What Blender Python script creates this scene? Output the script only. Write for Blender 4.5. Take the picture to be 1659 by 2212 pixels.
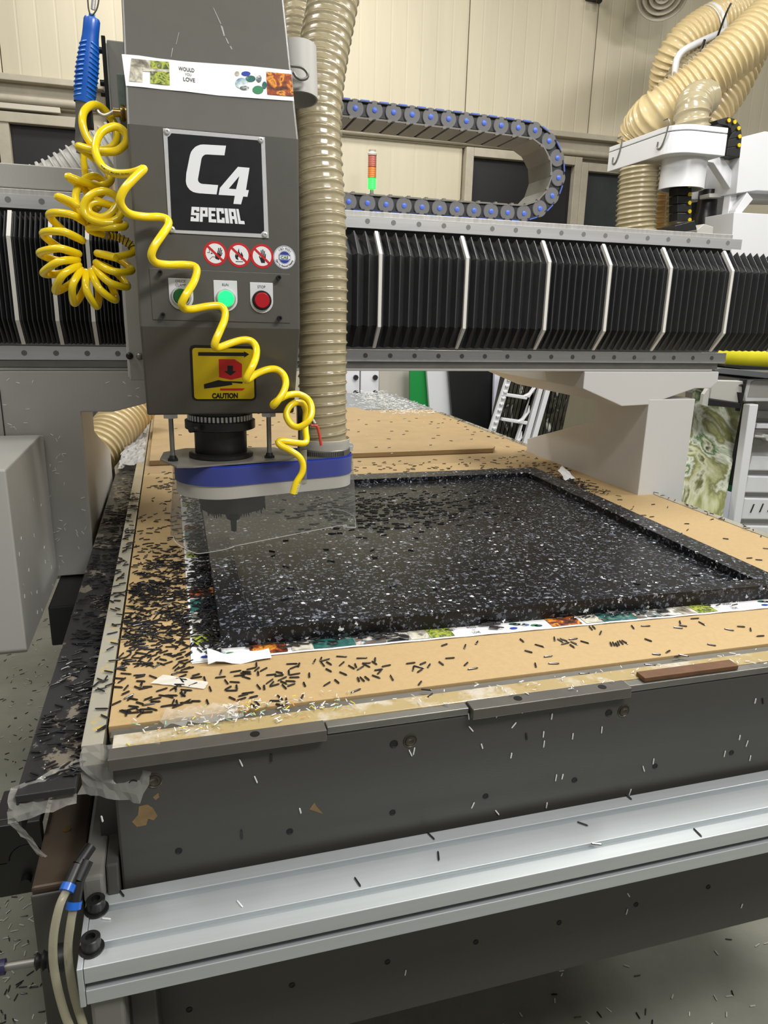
import bpy, math, random
import numpy as np
from mathutils import Matrix, Vector
R_ = random.Random(7)
for o in list(bpy.data.objects): bpy.data.objects.remove(o)
SC = bpy.context.scene; COL = SC.collection
# ------------------------------------------------------------------ camera
FPX, PITCH, YAW, ROLL = 1556.113, 0.26746917, 0.28876817, 0.02382807
CAM = np.array([0, 0, 1.40])
_fw = np.array([math.sin(YAW)*math.cos(PITCH), math.cos(YAW)*math.cos(PITCH), -math.sin(PITCH)])
_r = np.array([math.cos(YAW), -math.sin(YAW), 0]); _u = np.cross(_r, _fw)
_c, _s = math.cos(ROLL), math.sin(ROLL)
_rx, _ux = _c*_r + _s*_u, -_s*_r + _c*_u
cam = bpy.data.objects.new('camera', bpy.data.cameras.new('camera')); COL.objects.link(cam)
cam.matrix_world = Matrix(((_rx[0], _ux[0], -_fw[0], CAM[0]), (_rx[1], _ux[1], -_fw[1], CAM[1]), (_rx[2], _ux[2], -_fw[2], CAM[2]), (0, 0, 0, 1)))
cam.data.sensor_fit = 'VERTICAL'; cam.data.sensor_height = 36; cam.data.lens = FPX*36/2212
cam.data.clip_start = .02
SC.camera = cam
# ------------------------------------------------------------------ world, lamps, exposure
wd = bpy.data.worlds.new('hall_light'); SC.world = wd; wd.use_nodes = True
wd.node_tree.nodes['Background'].inputs[0].default_value = (1.0, 1.0, .985, 1)
wd.node_tree.nodes['Background'].inputs[1].default_value = .27
SC.view_settings.view_transform = 'Standard'; SC.view_settings.look = 'None'
SC.view_settings.exposure = 0.0; SC.view_settings.gamma = 1; SC.view_settings.use_curve_mapping = False
def lamp(name, loc, target, sx, sy, power, col=(1, .99, .96)):
    l = bpy.data.lights.new(name, 'AREA'); l.shape = 'RECTANGLE'; l.size = sx; l.size_y = sy; l.energy = power; l.color = col
    o = bpy.data.objects.new(name, l); COL.objects.link(o); o.location = loc
    o.rotation_euler = (Vector(target) - Vector(loc)).to_track_quat('-Z', 'Y').to_euler(); return o
lamp('ceiling_tube_near', (1.4, -.65, 3.3), (.6, 1.2, 1), 1.3, .35, 66)
lamp('added_front_fill', (-.3, -.4, 3.6), (.1, 1.3, 1), 1.4, .3, 18)  # added fill lamp for the front faces, no known tube there
lamp('ceiling_tube_middle', (1.9, 1.9, 4.0), (1.6, 2.2, 0), 1.4, .4, 78)
lamp('ceiling_tube_far', (.4, 3.6, 4.0), (.6, 4.4, 1.5), 1.5, .4, 60)
lamp('ceiling_tube_right', (4.2, 1.2, 4.0), (3.4, 2.4, 1), 1.4, .4, 70)
lamp('ceiling_tube_left', (-1.6, 1.4, 4.0), (-.6, 1.8, .6), 1.4, .3, 40)

# ------------------------------------------------------------------ helpers
def W(px, py, ax, v):                       # sight line of a photo pixel met with a real plane
    d = _rx*((px-829.5)/FPX) - _ux*((py-1106)/FPX) + _fw
    k = 'xyz'.index(ax); t = (v-CAM[k])/d[k]; return CAM + t*d
def WP(px, py, o, n):
    d = _rx*((px-829.5)/FPX) - _ux*((py-1106)/FPX) + _fw
    o = np.array(o, float); n = np.array(n, float)
    return CAM + d*(((o-CAM)@n)/(d@n))
def lin(c):
    return tuple(((v/255)/12.92 if v/255 <= .04045 else ((v/255+.055)/1.055)**2.4) for v in c)
MATS = {}
def mat(name, col, rough=.5, metal=0, var=0, vs=8, bump=0, bs=200, stretch=(1, 1, 1), coat=0, emis=None, es=1, clear=0, col2=None, lo=.4, hi=.6, spec=.5, sss=0):
    if name in MATS: return MATS[name]
    m = bpy.data.materials.new(name); m.use_nodes = True; nt = m.node_tree; N = nt.nodes; L = nt.links
    b = N['Principled BSDF']; c = lin(col)
    b.inputs['Base Color'].default_value = (*c, 1); b.inputs['Roughness'].default_value = rough; b.inputs['Metallic'].default_value = metal
    b.inputs['Coat Weight'].default_value = coat; b.inputs['Coat Roughness'].default_value = .08; b.inputs['Specular IOR Level'].default_value = spec
    if emis: b.inputs['Emission Color'].default_value = (*lin(emis), 1); b.inputs['Emission Strength'].default_value = es
    if var or bump or col2:
        tc = N.new('ShaderNodeTexCoord'); mp = N.new('ShaderNodeMapping'); mp.inputs['Scale'].default_value = stretch
        L.new(tc.outputs['Object'], mp.inputs['Vector'])
    if var or col2:
        nz = N.new('ShaderNodeTexNoise'); nz.inputs['Scale'].default_value = vs; nz.inputs['Detail'].default_value = 6; nz.inputs['Roughness'].default_value = .65
        L.new(mp.outputs[0], nz.inputs['Vector'])
        rp = N.new('ShaderNodeValToRGB'); L.new(nz.outputs['Fac'], rp.inputs[0])
        if col2: a, d2 = c, lin(col2); rp.color_ramp.elements[0].position = lo; rp.color_ramp.elements[1].position = hi
        else:
            a = tuple(x*(1-var) for x in c); d2 = tuple(min(1, x*(1+var)) for x in c); rp.color_ramp.elements[0].position = .25; rp.color_ramp.elements[1].position = .75
        rp.color_ramp.elements[0].color = (*a, 1); rp.color_ramp.elements[1].color = (*d2, 1)
        L.new(rp.outputs[0], b.inputs['Base Color'])
    if bump:
        n2 = N.new('ShaderNodeTexNoise'); n2.inputs['Scale'].default_value = bs; n2.inputs['Detail'].default_value = 4; L.new(mp.outputs[0], n2.inputs['Vector'])
        bp = N.new('ShaderNodeBump'); bp.inputs['Strength'].default_value = bump; bp.inputs['Distance'].default_value = .002
        L.new(n2.outputs['Fac'], bp.inputs['Height']); L.new(bp.outputs[0], b.inputs['Normal'])
    if clear:                               # thin clear plastic: mostly transparent, glossy at grazing angles
        tr = N.new('ShaderNodeBsdfTransparent'); tr.inputs[0].default_value = (*[.78+.22*x for x in c], 1)
        lw = N.new('ShaderNodeLayerWeight'); lw.inputs[0].default_value = .25
        mr = N.new('ShaderNodeMapRange'); mr.inputs['To Min'].default_value = 1-clear; mr.inputs['To Max'].default_value = min(1, 1.15-clear*.8)
        mx = N.new('ShaderNodeMixShader'); L.new(lw.outputs['Facing'], mr.inputs['Value']); L.new(mr.outputs[0], mx.inputs[0])
        L.new(tr.outputs[0], mx.inputs[1]); L.new(b.outputs[0], mx.inputs[2]); L.new(mx.outputs[0], N['Material Output'].inputs[0])
    MATS[name] = m; return m
ORG = {}
def thing(name, label, cat, loc=(0, 0, 0), group=None):
    o = bpy.data.objects.new(name, None); COL.objects.link(o); o.location = loc; o.empty_display_size = .05
    ORG[o.name] = np.array(loc, float); o['label'] = label; o['category'] = cat
    if group: o['group'] = group
    return o
def tag(o, label, cat, group=None, kind=None):
    if kind: o['kind'] = kind
    if label: o['label'] = label
    if cat: o['category'] = cat
    if group: o['group'] = group
    return o
class MB:
    def __init__(s): s.v = []; s.f = []; s.sm = []
    def add(s, vs, fs, smooth=False):
        k = len(s.v); s.v += [tuple(map(float, p)) for p in vs]; s.f += [tuple(i+k for i in f) for f in fs]; s.sm += [smooth]*len(fs); return s
    def box(s, x0, x1, y0, y1, z0, z1):
        v = [(x, y, z) for x in (x0, x1) for y in (y0, y1) for z in (z0, z1)]
        return s.add(v, [(0, 1, 3, 2), (4, 6, 7, 5), (0, 4, 5, 1), (2, 3, 7, 6), (0, 2, 6, 4), (1, 5, 7, 3)])
    def prism(s, poly, ax, a, b):           # polygon in the two other axes, extruded from a to b
        n = len(poly)
        def P(p, t):
            return {'x': (t, p[0], p[1]), 'y': (p[0], t, p[1]), 'z': (p[0], p[1], t)}[ax]
        v = [P(p, a) for p in poly] + [P(p, b) for p in poly]
        f = [tuple(range(n)), tuple(range(2*n-1, n-1, -1))] + [(i, i+n, (i+1) % n+n, (i+1) % n) for i in range(n)]
        return s.add(v, f)
    def slabpoly(s, top, h):                # 3D polygon pushed by vector h
        top = [np.array(p, float) for p in top]; h = np.array(h, float); n = len(top)
        return s.add(top+[p+h for p in top], [tuple(range(n)), tuple(range(2*n-1, n-1, -1))]+[(i, i+n, (i+1) % n+n, (i+1) % n) for i in range(n)])
    def cyl(s, p0, p1, r0, r1=None, n=20, caps=True, smooth=True):
        r1 = r0 if r1 is None else r1; p0 = np.array(p0, float); p1 = np.array(p1, float); d = p1-p0; d /= np.linalg.norm(d)
        u = np.cross(d, (0, 0, 1)) if abs(d[2]) < .9 else np.cross(d, (1, 0, 0)); u /= np.linalg.norm(u); w = np.cross(d, u)
        A = [2*math.pi*i/n for i in range(n)]
        v = [p0+r0*(math.cos(a)*u+math.sin(a)*w) for a in A]+[p1+r1*(math.cos(a)*u+math.sin(a)*w) for a in A]
        s.add(v, [(i, (i+1) % n, (i+1) % n+n, i+n) for i in range(n)], smooth)
        if caps: s.add(v, [tuple(range(n-1, -1, -1)), tuple(range(n, 2*n))])
        return s
    def lathe(s, prof, p0, d, n=24, smooth=True):   # prof: (distance along d, radius)
        p0 = np.array(p0, float); d = np.array(d, float); d /= np.linalg.norm(d)
        u = np.cross(d, (0, 0, 1)) if abs(d[2]) < .9 else np.cross(d, (1, 0, 0)); u /= np.linalg.norm(u); w = np.cross(d, u)
        v = [p0+d*h+r*(math.cos(2*math.pi*i/n)*u+math.sin(2*math.pi*i/n)*w) for h, r in prof for i in range(n)]
        f = [(k*n+i, k*n+(i+1) % n, (k+1)*n+(i+1) % n, (k+1)*n+i) for k in range(len(prof)-1) for i in range(n)]
        return s.add(v, f, smooth)
    def sweep(s, path, r, n=10, step=None, closed_ends=True, rf=None, flat=False):
        P = spline(path, step or r*.7); T = np.gradient(P, axis=0); T /= np.linalg.norm(T, axis=1)[:, None]
        S = np.concatenate([[0], np.cumsum(np.linalg.norm(np.diff(P, axis=0), axis=1))])
        u = np.cross(T[0], (0, 0, 1)) if abs(T[0][2]) < .9 else np.cross(T[0], (0, 1, 0)); u /= np.linalg.norm(u); v = []
        th = np.arange(n)*2*math.pi/n
        for i in range(len(P)):
            u = u-T[i]*(u@T[i]); u /= np.linalg.norm(u); w = np.cross(T[i], u)
            rr = r if rf is None else rf(S[i], th)
            rr = np.broadcast_to(rr, th.shape)
            v += list(P[i]+(np.cos(th)*rr)[:, None]*u+(np.sin(th)*rr)[:, None]*w)
        m = len(P)
        f = [(k*n+i, k*n+(i+1) % n, (k+1)*n+(i+1) % n, (k+1)*n+i) for k in range(m-1) for i in range(n)]
        s.add(v, f, not flat)
        if closed_ends: s.add(v[:n], [tuple(range(n-1, -1, -1))]); s.add(v[-n:], [tuple(range(n))])
        return s
    def done(s, name, m, parent=None, bevel=0, seg=2, sharp=True):
        me = bpy.data.meshes.new(name); off = ORG.get(parent.name, np.zeros(3)) if parent else np.zeros(3)
        V = np.array(s.v)-off; me.from_pydata(V.tolist(), [], s.f)
        me.polygons.foreach_set('use_smooth', s.sm)
        if any(s.sm) and sharp: me.set_sharp_from_angle(angle=.75)
        for q in (m if isinstance(m, (list, tuple)) else [m]): me.materials.append(q)
        o = bpy.data.objects.new(name, me); COL.objects.link(o)
        if parent: o.parent = parent; ORG[o.name] = off
        else: ORG[o.name] = np.zeros(3)
        if bevel:
            b = o.modifiers.new('bevel', 'BEVEL'); b.width = bevel; b.segments = seg; b.limit_method = 'ANGLE'; b.angle_limit = .6
        return o
def spline(pts, step):
    P = [np.array(p, float) for p in pts]; P = [2*P[0]-P[1]]+P+[2*P[-1]-P[-2]]; out = []
    for i in range(1, len(P)-2):
        a, b, c, d = P[i-1:i+3]; k = max(2, int(np.linalg.norm(c-b)/step)+1)
        t = (np.arange(k)/k)[:, None]
        out.append(.5*((2*b)+(c-a)*t+(2*a-5*b+4*c-d)*t**2+(-a+3*b-3*c+d)*t**3))
    return np.vstack(out+[P[-2][None]])
def struct(o): o['kind'] = 'structure'; return o
def decal(name, polys, pf, m, parent, lift, n, label=None):     # flat print: polygons (2D) sent to 3D by pf, lifted along n
    b = MB(); n = np.array(n, float)
    for p in polys:
        v = [np.array(pf(*q))+n*lift for q in p]
        nn = np.zeros(3)
        for i in range(len(v)): nn += np.cross(v[i]-v[0], v[(i+1) % len(v)]-v[0])
        if nn@n < 0: v = v[::-1]
        b.add(v, [tuple(range(len(v)))])
    o = b.done(name, m, parent)
    if label: o['label'] = label
    return o
_TX = {}
def text_polys(s, bold=0, shear=0):
    k = (s, bold, shear)
    if k in _TX: return _TX[k]
    cu = bpy.data.curves.new('t', 'FONT'); cu.body = s; cu.size = 1; cu.offset = bold; cu.shear = shear; cu.resolution_u = 3
    o = bpy.data.objects.new('t', cu); COL.objects.link(o); dg = bpy.context.evaluated_depsgraph_get(); dg.update()
    me = o.evaluated_get(dg).to_mesh(); V = [(v.co.x, v.co.y) for v in me.vertices]; F = [[V[i] for i in p.vertices] for p in me.polygons]
    w = max(v[0] for v in V); x0 = min(v[0] for v in V); o.evaluated_get(dg).to_mesh_clear(); bpy.data.objects.remove(o); bpy.data.curves.remove(cu)
    _TX[k] = (F, x0, w); return _TX[k]
def text_at(s, cx, cy, h, bold=0, width=None):       # polygons centred on cx, cap height h
    F, x0, x1 = text_polys(s, bold); k = h/.7; kx = (width/(x1-x0)) if width else k
    return [[(cx+(x-(x0+x1)/2)*kx, cy-h/2+y*k) for x, y in p] for p in F]
def circ(cx, cy, r, n=40, a0=0, a1=2*math.pi, ry=None):
    return [(cx+r*math.cos(a0+(a1-a0)*i/n), cy+(ry or r)*math.sin(a0+(a1-a0)*i/n)) for i in range(n if a1-a0 > 6.2 else n+1)]
def ring(cx, cy, r0, r1, n=40):
    out = []
    for i in range(n):
        a, b = 2*math.pi*i/n, 2*math.pi*(i+1)/n
        out.append([(cx+r*math.cos(t), cy+r*math.sin(t)) for r, t in ((r0, a), (r1, a), (r1, b), (r0, b))])
    return out
# ------------------------------------------------------------------ materials
M = {}
M['wall'] = mat('cream_wall', (190, 181, 157), .55, var=.07, vs=1.5, stretch=(5, 1, .5))
M['trim'] = mat('cream_trim', (168, 160, 142), .6, var=.12, vs=12)
M['dark'] = mat('dark_void', (9, 9, 10), .6)  # black colour stands for unlit depth behind windows and in bolt holes
M['pane'] = mat('grey_pane', (44, 48, 47), .25, var=.3, vs=6)
M['floor'] = mat('green_grey_floor', (130, 130, 118), .62, var=.16, vs=7, bump=.15, bs=90)
M['apron'] = mat('charcoal_paint', (66, 65, 61), .42, var=.06, vs=60, bump=.06, bs=700, stretch=(.15, 1, 1))
M['head'] = mat('graphite_cover', (86, 84, 79), .40, var=.05, vs=25, bump=.05, bs=900)
M['black'] = mat('black_plastic', (24, 24, 25), .42)
M['blackm'] = mat('black_metal', (33, 33, 33), .35, metal=.3)
M['steel'] = mat('bright_steel', (214, 214, 212), .34, metal=.55, var=.1, vs=90, stretch=(.03, 1, 1), bump=.05, bs=400)
M['steelg'] = mat('dull_steel', (138, 136, 130), .42, metal=.8, var=.18, vs=40, stretch=(.3, 1, 1))
M['steelv'] = mat('milled_steel', (196, 194, 190), .4, metal=.6, var=.2, vs=120, stretch=(1, .2, .1))
M['alu'] = mat('anodised_aluminium', (202, 207, 209), .36, metal=.55, var=.06, vs=80, stretch=(.03, 1, 1))
M['white'] = mat('white_powder_coat', (208, 207, 205), .42, bump=.04, bs=600)
M['whiteb'] = mat('white_enamel', (218, 219, 222), .3)
M['lgrey'] = mat('light_grey_and_shaded_white_coat', (176, 174, 168), .5, bump=.05, bs=500)  # real light grey parts, and the left gantry leg's shade as colour
M['beige'] = mat('warm_grey_powder_coat', (196, 190, 180), .5, bump=.04, bs=500)
M['bellow'] = mat('black_bellow_fabric', (40, 41, 43), .5, var=.15, vs=60)
M['bellowe'] = mat('bellow_fold_edge', (62, 62, 64), .5)
M['stripe'] = mat('white_bellow_band', (228, 225, 218), .5)
M['mdf'] = mat('tan_mdf', (178, 151, 107), .62, var=.07, vs=140, bump=.05, bs=500)
M['mdf2'] = mat('tan_mdf_worn', (166, 141, 102), .55, var=.10, vs=14)
M['mdfedge'] = mat('mdf_edge', (120, 88, 52), .7, var=.1, vs=40)
M['film'] = mat('clear_film', (222, 220, 212), .07, clear=.80, var=.1, vs=40)
M['filmstrip'] = mat('film_over_edge', (160, 156, 142), .25, col2=(188, 164, 96), vs=44, lo=.56, hi=.64, coat=.6)
M['gluestrip'] = mat('glue_stained_edge', (172, 152, 108), .35, col2=(196, 188, 172), vs=18, lo=.5, hi=.62, coat=.4)
M['hose'] = mat('ribbed_clear_hose', (178, 166, 134), .22, coat=.5, clear=.22)
M['hoseb'] = mat('ribbed_cream_hose', (208, 188, 142), .32, coat=.3)
M['yellow'] = mat('yellow_polyurethane', (252, 220, 22), .22, coat=.5)
M['blue'] = mat('blue_plastic', (22, 92, 190), .35, coat=.2)
M['blueband'] = mat('blue_band', (20, 52, 168), .35)
M['capblue'] = mat('chain_pin_blue', (84, 118, 226), .4)
M['chaing'] = mat('chain_grey', (112, 112, 114), .5)
M['chaind'] = mat('chain_dark', (44, 44, 47), .5)
M['chaint'] = mat('chain_tread', (128, 124, 116), .5, var=.1, vs=30)
M['paper'] = mat('white_paper', (228, 228, 228), .5)
M['ink'] = mat('black_ink', (18, 18, 20), .5)
M['red'] = mat('sign_red', (200, 30, 34), .45)
M['signw'] = mat('sign_white', (236, 236, 238), .4)
M['signy'] = mat('sign_yellow', (214, 186, 12), .4)
M['navy'] = mat('sign_navy', (36, 60, 150), .45)
M['teal'] = mat('sign_teal', (50, 120, 80), .45)
M['brass'] = mat('brass', (170, 146, 90), .3, metal=1)
M['chip'] = mat('black_chip', (28, 28, 31), .22, spec=.8)
M['chipw'] = mat('white_chip', (226, 226, 222), .45)
M['curtain'] = mat('clear_pvc_curtain', (170, 170, 165), .04, clear=.905)
M['green'] = mat('green_panel', (24, 138, 62), .4)
M['grnbtn'] = mat('green_button', (8, 88, 28), .2, coat=.4)
M['redbtn'] = mat('red_button', (176, 14, 28), .2, coat=.4)
M['litbtn'] = mat('lit_green_button', (20, 230, 110), .3, emis=(40, 246, 130), es=1.1)
M['rust'] = mat('raw_steel_rail', (86, 74, 62), .45, metal=.6, var=.3, vs=12)

def flake_material():
    m = bpy.data.materials.new('black_terrazzo'); m.use_nodes = True; N = m.node_tree.nodes; L = m.node_tree.links; b = N['Principled BSDF']
    tc = N.new('ShaderNodeTexCoord'); nz = N.new('ShaderNodeTexNoise'); nz.inputs['Scale'].default_value = 260; nz.inputs['Detail'].default_value = 2
    L.new(tc.outputs['Object'], nz.inputs['Vector'])
    vm = N.new('ShaderNodeVectorMath'); vm.operation = 'MULTIPLY_ADD'; vm.inputs[1].default_value = (.011, .011, .011)
    L.new(nz.outputs['Color'], vm.inputs[0]); L.new(tc.outputs['Object'], vm.inputs[2])
    outs = []
    for sc, th in ((120, .60), (165, .60)):
        v = N.new('ShaderNodeTexVoronoi'); v.inputs['Scale'].default_value = sc; L.new(vm.outputs[0], v.inputs['Vector'])
        sp = N.new('ShaderNodeSeparateColor'); L.new(v.outputs['Color'], sp.inputs[0])
        t = N.new('ShaderNodeMath'); t.operation = 'MULTIPLY'; t.inputs[1].default_value = th; t.operation = 'MULTIPLY_ADD'; t.inputs[2].default_value = -.10; L.new(sp.outputs[0], t.inputs[0])
        g = N.new('ShaderNodeMath'); g.operation = 'LESS_THAN'; L.new(v.outputs['Distance'], g.inputs[0]); L.new(t.outputs[0], g.inputs[1])
        rp = N.new('ShaderNodeValToRGB'); e = rp.color_ramp.elements; e[0].color = (*lin((58, 60, 66)), 1); e[1].color = (*lin((240, 243, 250)), 1); e[0].position = .2; e[1].position = 1
        e2 = rp.color_ramp.elements.new(.90); e2.color = (*lin((112, 118, 130)), 1); L.new(sp.outputs[1], rp.inputs[0]); outs.append((g, rp))
    mx = N.new('ShaderNodeMix'); mx.data_type = 'RGBA'; mx.inputs[6].default_value = (*lin((17, 17, 18)), 1)
    L.new(outs[1][0].outputs[0], mx.inputs[0]); L.new(outs[1][1].outputs[0], mx.inputs[7])
    mx2 = N.new('ShaderNodeMix'); mx2.data_type = 'RGBA'; L.new(mx.outputs[2], mx2.inputs[6]); L.new(outs[0][0].outputs[0], mx2.inputs[0]); L.new(outs[0][1].outputs[0], mx2.inputs[7])
    L.new(mx2.outputs[2], b.inputs['Base Color']); b.inputs['Roughness'].default_value = .32; b.inputs['Specular IOR Level'].default_value = .28
    return m
M['terrazzo'] = flake_material()
def multi(name, cols, scale, distort=0, rough=.45, wave=False, stretch=(1, 1, 1)):     # print or swirled resin in several colours
    m = bpy.data.materials.new(name); m.use_nodes = True; N = m.node_tree.nodes; L = m.node_tree.links; b = N['Principled BSDF']
    tc = N.new('ShaderNodeTexCoord'); mp = N.new('ShaderNodeMapping'); mp.inputs['Scale'].default_value = stretch; L.new(tc.outputs['Object'], mp.inputs[0])
    nz = N.new('ShaderNodeTexNoise'); nz.inputs['Scale'].default_value = scale; nz.inputs['Detail'].default_value = 5; nz.inputs['Distortion'].default_value = distort; nz.inputs['Roughness'].default_value = .55
    L.new(mp.outputs[0], nz.inputs['Vector'])
    rp = N.new('ShaderNodeValToRGB'); e = rp.color_ramp.elements
    n = len(cols)
    for i, c in enumerate(cols):
        p = .28+.44*i/(n-1)
        if i == 0: e[0].position = p; q = e[0]
        elif i == n-1: e[-1].position = p; q = e[-1]
        else: q = e.new(p)
        q.color = (*lin(c), 1)
    L.new(nz.outputs['Fac'], rp.inputs[0]); L.new(rp.outputs[0], b.inputs['Base Color']); b.inputs['Roughness'].default_value = rough
    return m
M['marble'] = multi('green_swirl_resin', [(34, 38, 28), (104, 104, 60), (204, 206, 180), (176, 178, 130), (120, 122, 74), (214, 216, 200), (70, 108, 54), (206, 206, 180), (40, 40, 32), (196, 196, 160)], 3.0, 1.5, .3)
M['slatprint'] = multi('dark_streaked_resin', [(14, 14, 15), (22, 22, 22), (60, 58, 44), (28, 28, 27), (200, 200, 190)], 5, 1.2, .35, stretch=(3, 3, 1.2))
PH = {'food': multi('print_food', [(36, 22, 20), (58, 34, 26), (104, 48, 26), (150, 66, 28), (214, 150, 50), (120, 52, 26), (46, 32, 28)], 60, .6),
      'garden': multi('print_garden', [(34, 44, 24), (70, 90, 40), (170, 180, 70), (60, 74, 44), (150, 146, 120)], 90, .5),
      'teal': multi('print_teal', [(20, 66, 62), (28, 84, 78), (36, 92, 86), (70, 110, 104), (180, 186, 184)], 75, .4),
      'room': multi('print_room', [(70, 64, 56), (140, 134, 118), (206, 202, 186), (96, 92, 80)], 45, .6),
      'stones': multi('print_stones', [(230, 230, 230), (226, 228, 230), (150, 172, 176), (60, 84, 150), (120, 96, 90)], 40, .4),
      'tools': multi('print_tools', [(60, 44, 38), (120, 92, 74), (60, 96, 104), (210, 200, 190), (190, 120, 80)], 70, .4),
      'eyes': multi('print_rings', [(20, 20, 22), (40, 40, 40), (220, 216, 206), (30, 30, 30)], 32, .2)}
# ------------------------------------------------------------------ the hall
struct(MB().box(-5, 8, -3.5, 5.2, -.05, 0).done('floor', M['floor']))
struct(MB().box(-5, 8, -3.5, 5.2, 4.3, 4.35).done('ceiling', M['trim']))
wb = MB().box(-5, 8, 5.03, 5.13, 0, 4.3).done('wall_back', M['trim']); struct(wb)
xs = [1.987+.936*k for k in range(-7, 7)]
def rib_panel(x0, x1, z0, z1):                  # sandwich panel with shallow pressed ribs
    n = 9; pts = []
    w = (x1-x0)/n
    for i in range(n):
        a = x0+i*w; pts += [(a, 5.0), (a+w*.86, 5.0), (a+w*.90, 5.001), (a+w*.96, 5.001)]
    pts[0] = (x0, 5.006); pts += [(x1, 5.006), (x1, 5.03), (x0, 5.03)]
    return MB().prism([(x, y) for x, y in pts], 'z', z0, z1)
for a, b in zip(xs[:-1], xs[1:]):
    rib_panel(a+.003, b-.003, 2.66, 4.3).done('panel', M['wall'], wb)
for a, b in ((-3.5, -1.55), (-.36, .5), (.506, 1.985)):
    rib_panel(a+.003, b-.003, 0, 2.5).done('panel', M['wall'], wb)
rib_panel(1.99, 8, 0, 1.45).done('panel', M['wall'], wb)
rib_panel(3.6, 8, 1.45, 2.5).done('panel', M['wall'], wb)
struct(MB().box(-5, 8, 4.97, 5.03, 2.625, 2.66).done('trim_1', M['trim'], None, .004))
struct(MB().box(-5, 8, 4.985, 5.03, 2.50, 2.535).cyl((-5, 4.97, 2.53), (8, 4.97, 2.53), .022, n=10).done('trim_2', M['trim']))
struct(MB().box(-2.2, -.53, 4.955, 4.985, 2.476, 2.505).done('trim_3', mat('pale_trim', (188, 182, 166), .5), None, .003))
def window(n, x0, x1, z0, z1, mull=(), pane='dark'):
    w = .055; f = MB()
    f.box(x0, x0+w, 4.95, 5.03, z0, z1).box(x1-w, x1, 4.95, 5.03, z0, z1).box(x0+w, x1-w, 4.95, 5.03, z1-w, z1).box(x0+w, x1-w, 4.95, 5.03, z0, z0+w)
    o = struct(f.done('window_%d' % n, M['trim'], None, .004))
    e = [x0+w]+list(mull)+[x1-w]
    for i in range(len(e)-1):
        MB().box(e[i], e[i+1], 5.0, 5.01, z0+w, z1-w).done('pane', M[pane], o)
    for q in mull: MB().box(q-.03, q+.03, 4.96, 5.03, z0+w, z1-w).done('mullion', M['trim'], o)
    return o
window(1, -1.56, -.36, 1.5, 2.46, (-.84,))
window(2, 1.99, 2.87, 1.45, 2.50)
w3 = window(3, 2.87, 3.60, 1.45, 2.47, (), 'pane')
for k in range(9): MB().cyl((2.93, 4.995, 1.62+.035*k), (3.55, 4.995, 1.62+.035*k), .006, n=6).done('louvre_bar', M['steelg'], w3)
pp = MB().cyl((-.25, 4.93, 1.2), (-.25, 4.93, 2.66), .035, n=14).done('rusty_pipe', mat('rusty_pipe', (150, 128, 104), .7, var=.3, vs=20)); pp['kind'] = 'structure'; pp.name = 'trim_4'
# ------------------------------------------------------------------ router table
rt = thing('router_table', 'charcoal steel machine table carrying the spoilboards, with a long painted front apron', 'machine', (.5, .72, .487))
ap = MB().box(-.082, 1.32, .722, .76, .487, .930).done('front_apron', M['apron'], rt, .003)
MB().box(-.105, 1.30, .765, 4.28, .55, .915).done('table_bed', M['apron'], rt)
MB().box(-.10, 1.29, 3.50, 4.27, .917, .938).done('bed_plate', mat('bed_grey', (128, 132, 134), .35, var=.08, vs=6), rt)
strip = MB().box(-.082, 1.31, .735, .762, .931, .941).done('edge_strip', M['gluestrip'], rt, .001)
MB().box(-.086, 1.31, .765, .781, .917, .936).done('edge_gap', M['steelg'], rt)
MB().box(-.114, -.0915, .745, 3.47, .917, .943).done('side_edge', M['filmstrip'], rt, .001)
MB().box(1.262, 1.285, .78, 3.47, .917, .940).done('side_edge', M['filmstrip'], rt, .001)
for a, b, l in ((-.085, .150, 1), (.152, .328, 0), (.330, .552, 1), (.554, 1.31, 0)):
    o = MB().box(a, b, .712 if l else .7205, .7345, .928 if l else .931, .942 if l else .940).done('clamp_plate', M['steelg'] if not l else mat('clamp_steel', (104, 100, 94), .4, metal=.5, var=.1, vs=30), rt, .001)
    if l:
        for sx in ((.07,) if a < 0 else (.395, .515)):
            MB().cyl((sx, .724, .942), (sx, .724, .9424), .0055, n=18).done('screw', M['blackm'], o)
brown = MB().box(.578, .728, .7235, .742, .9405, .947).done('wood_packer', mat('dark_packer', (98, 66, 40), .6, var=.25, vs=60), rt, .001)
hole = MB().lathe([(-.0002, .0045), (.0006, .0055), (.0006, .0040), (.0003, .0038), (.0003, 0)], (0, 0, 0), (0, -1, 0), 16)
def app(px, py): return W(px, py, 'y', .722)
for px, py in ((288, 1693), (851, 1607), (1315, 1540), (386, 1838), (626, 1796), (848, 1755), (1049, 1720), (1241, 1685), (1415, 1655), (1580, 1626), (409, 2181), (631, 2128), (837, 2078), (1028, 2035), (1208, 1993), (1374, 1954), (1530, 1916)):
    p = app(px, py); k = .0042 if px in (288, 851, 1315) else .003
    MB().lathe([(-.0005, k+.0012), (.0006, k+.001), (.0008, k), (.0003, k*.9), (.0002, 0)], p, (0, -1, 0), 16).done('bolt_hole', M['dark'], ap)
for px, py in ((333, 1686), (886, 1600), (1347, 1535)):
    p = app(px, py)
    o = MB().lathe([(-.0005, .0090), (.0008, .0088), (.0012, .0078), (.0005, .0072), (.0005, .0062), (.0016, .006), (.0018, .0045), (.0006, .0028), (.0004, 0)], p, (0, -1, 0), 20).done('bolt', mat('worn_bolt', (74, 70, 58), .4, metal=.6), ap)
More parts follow.
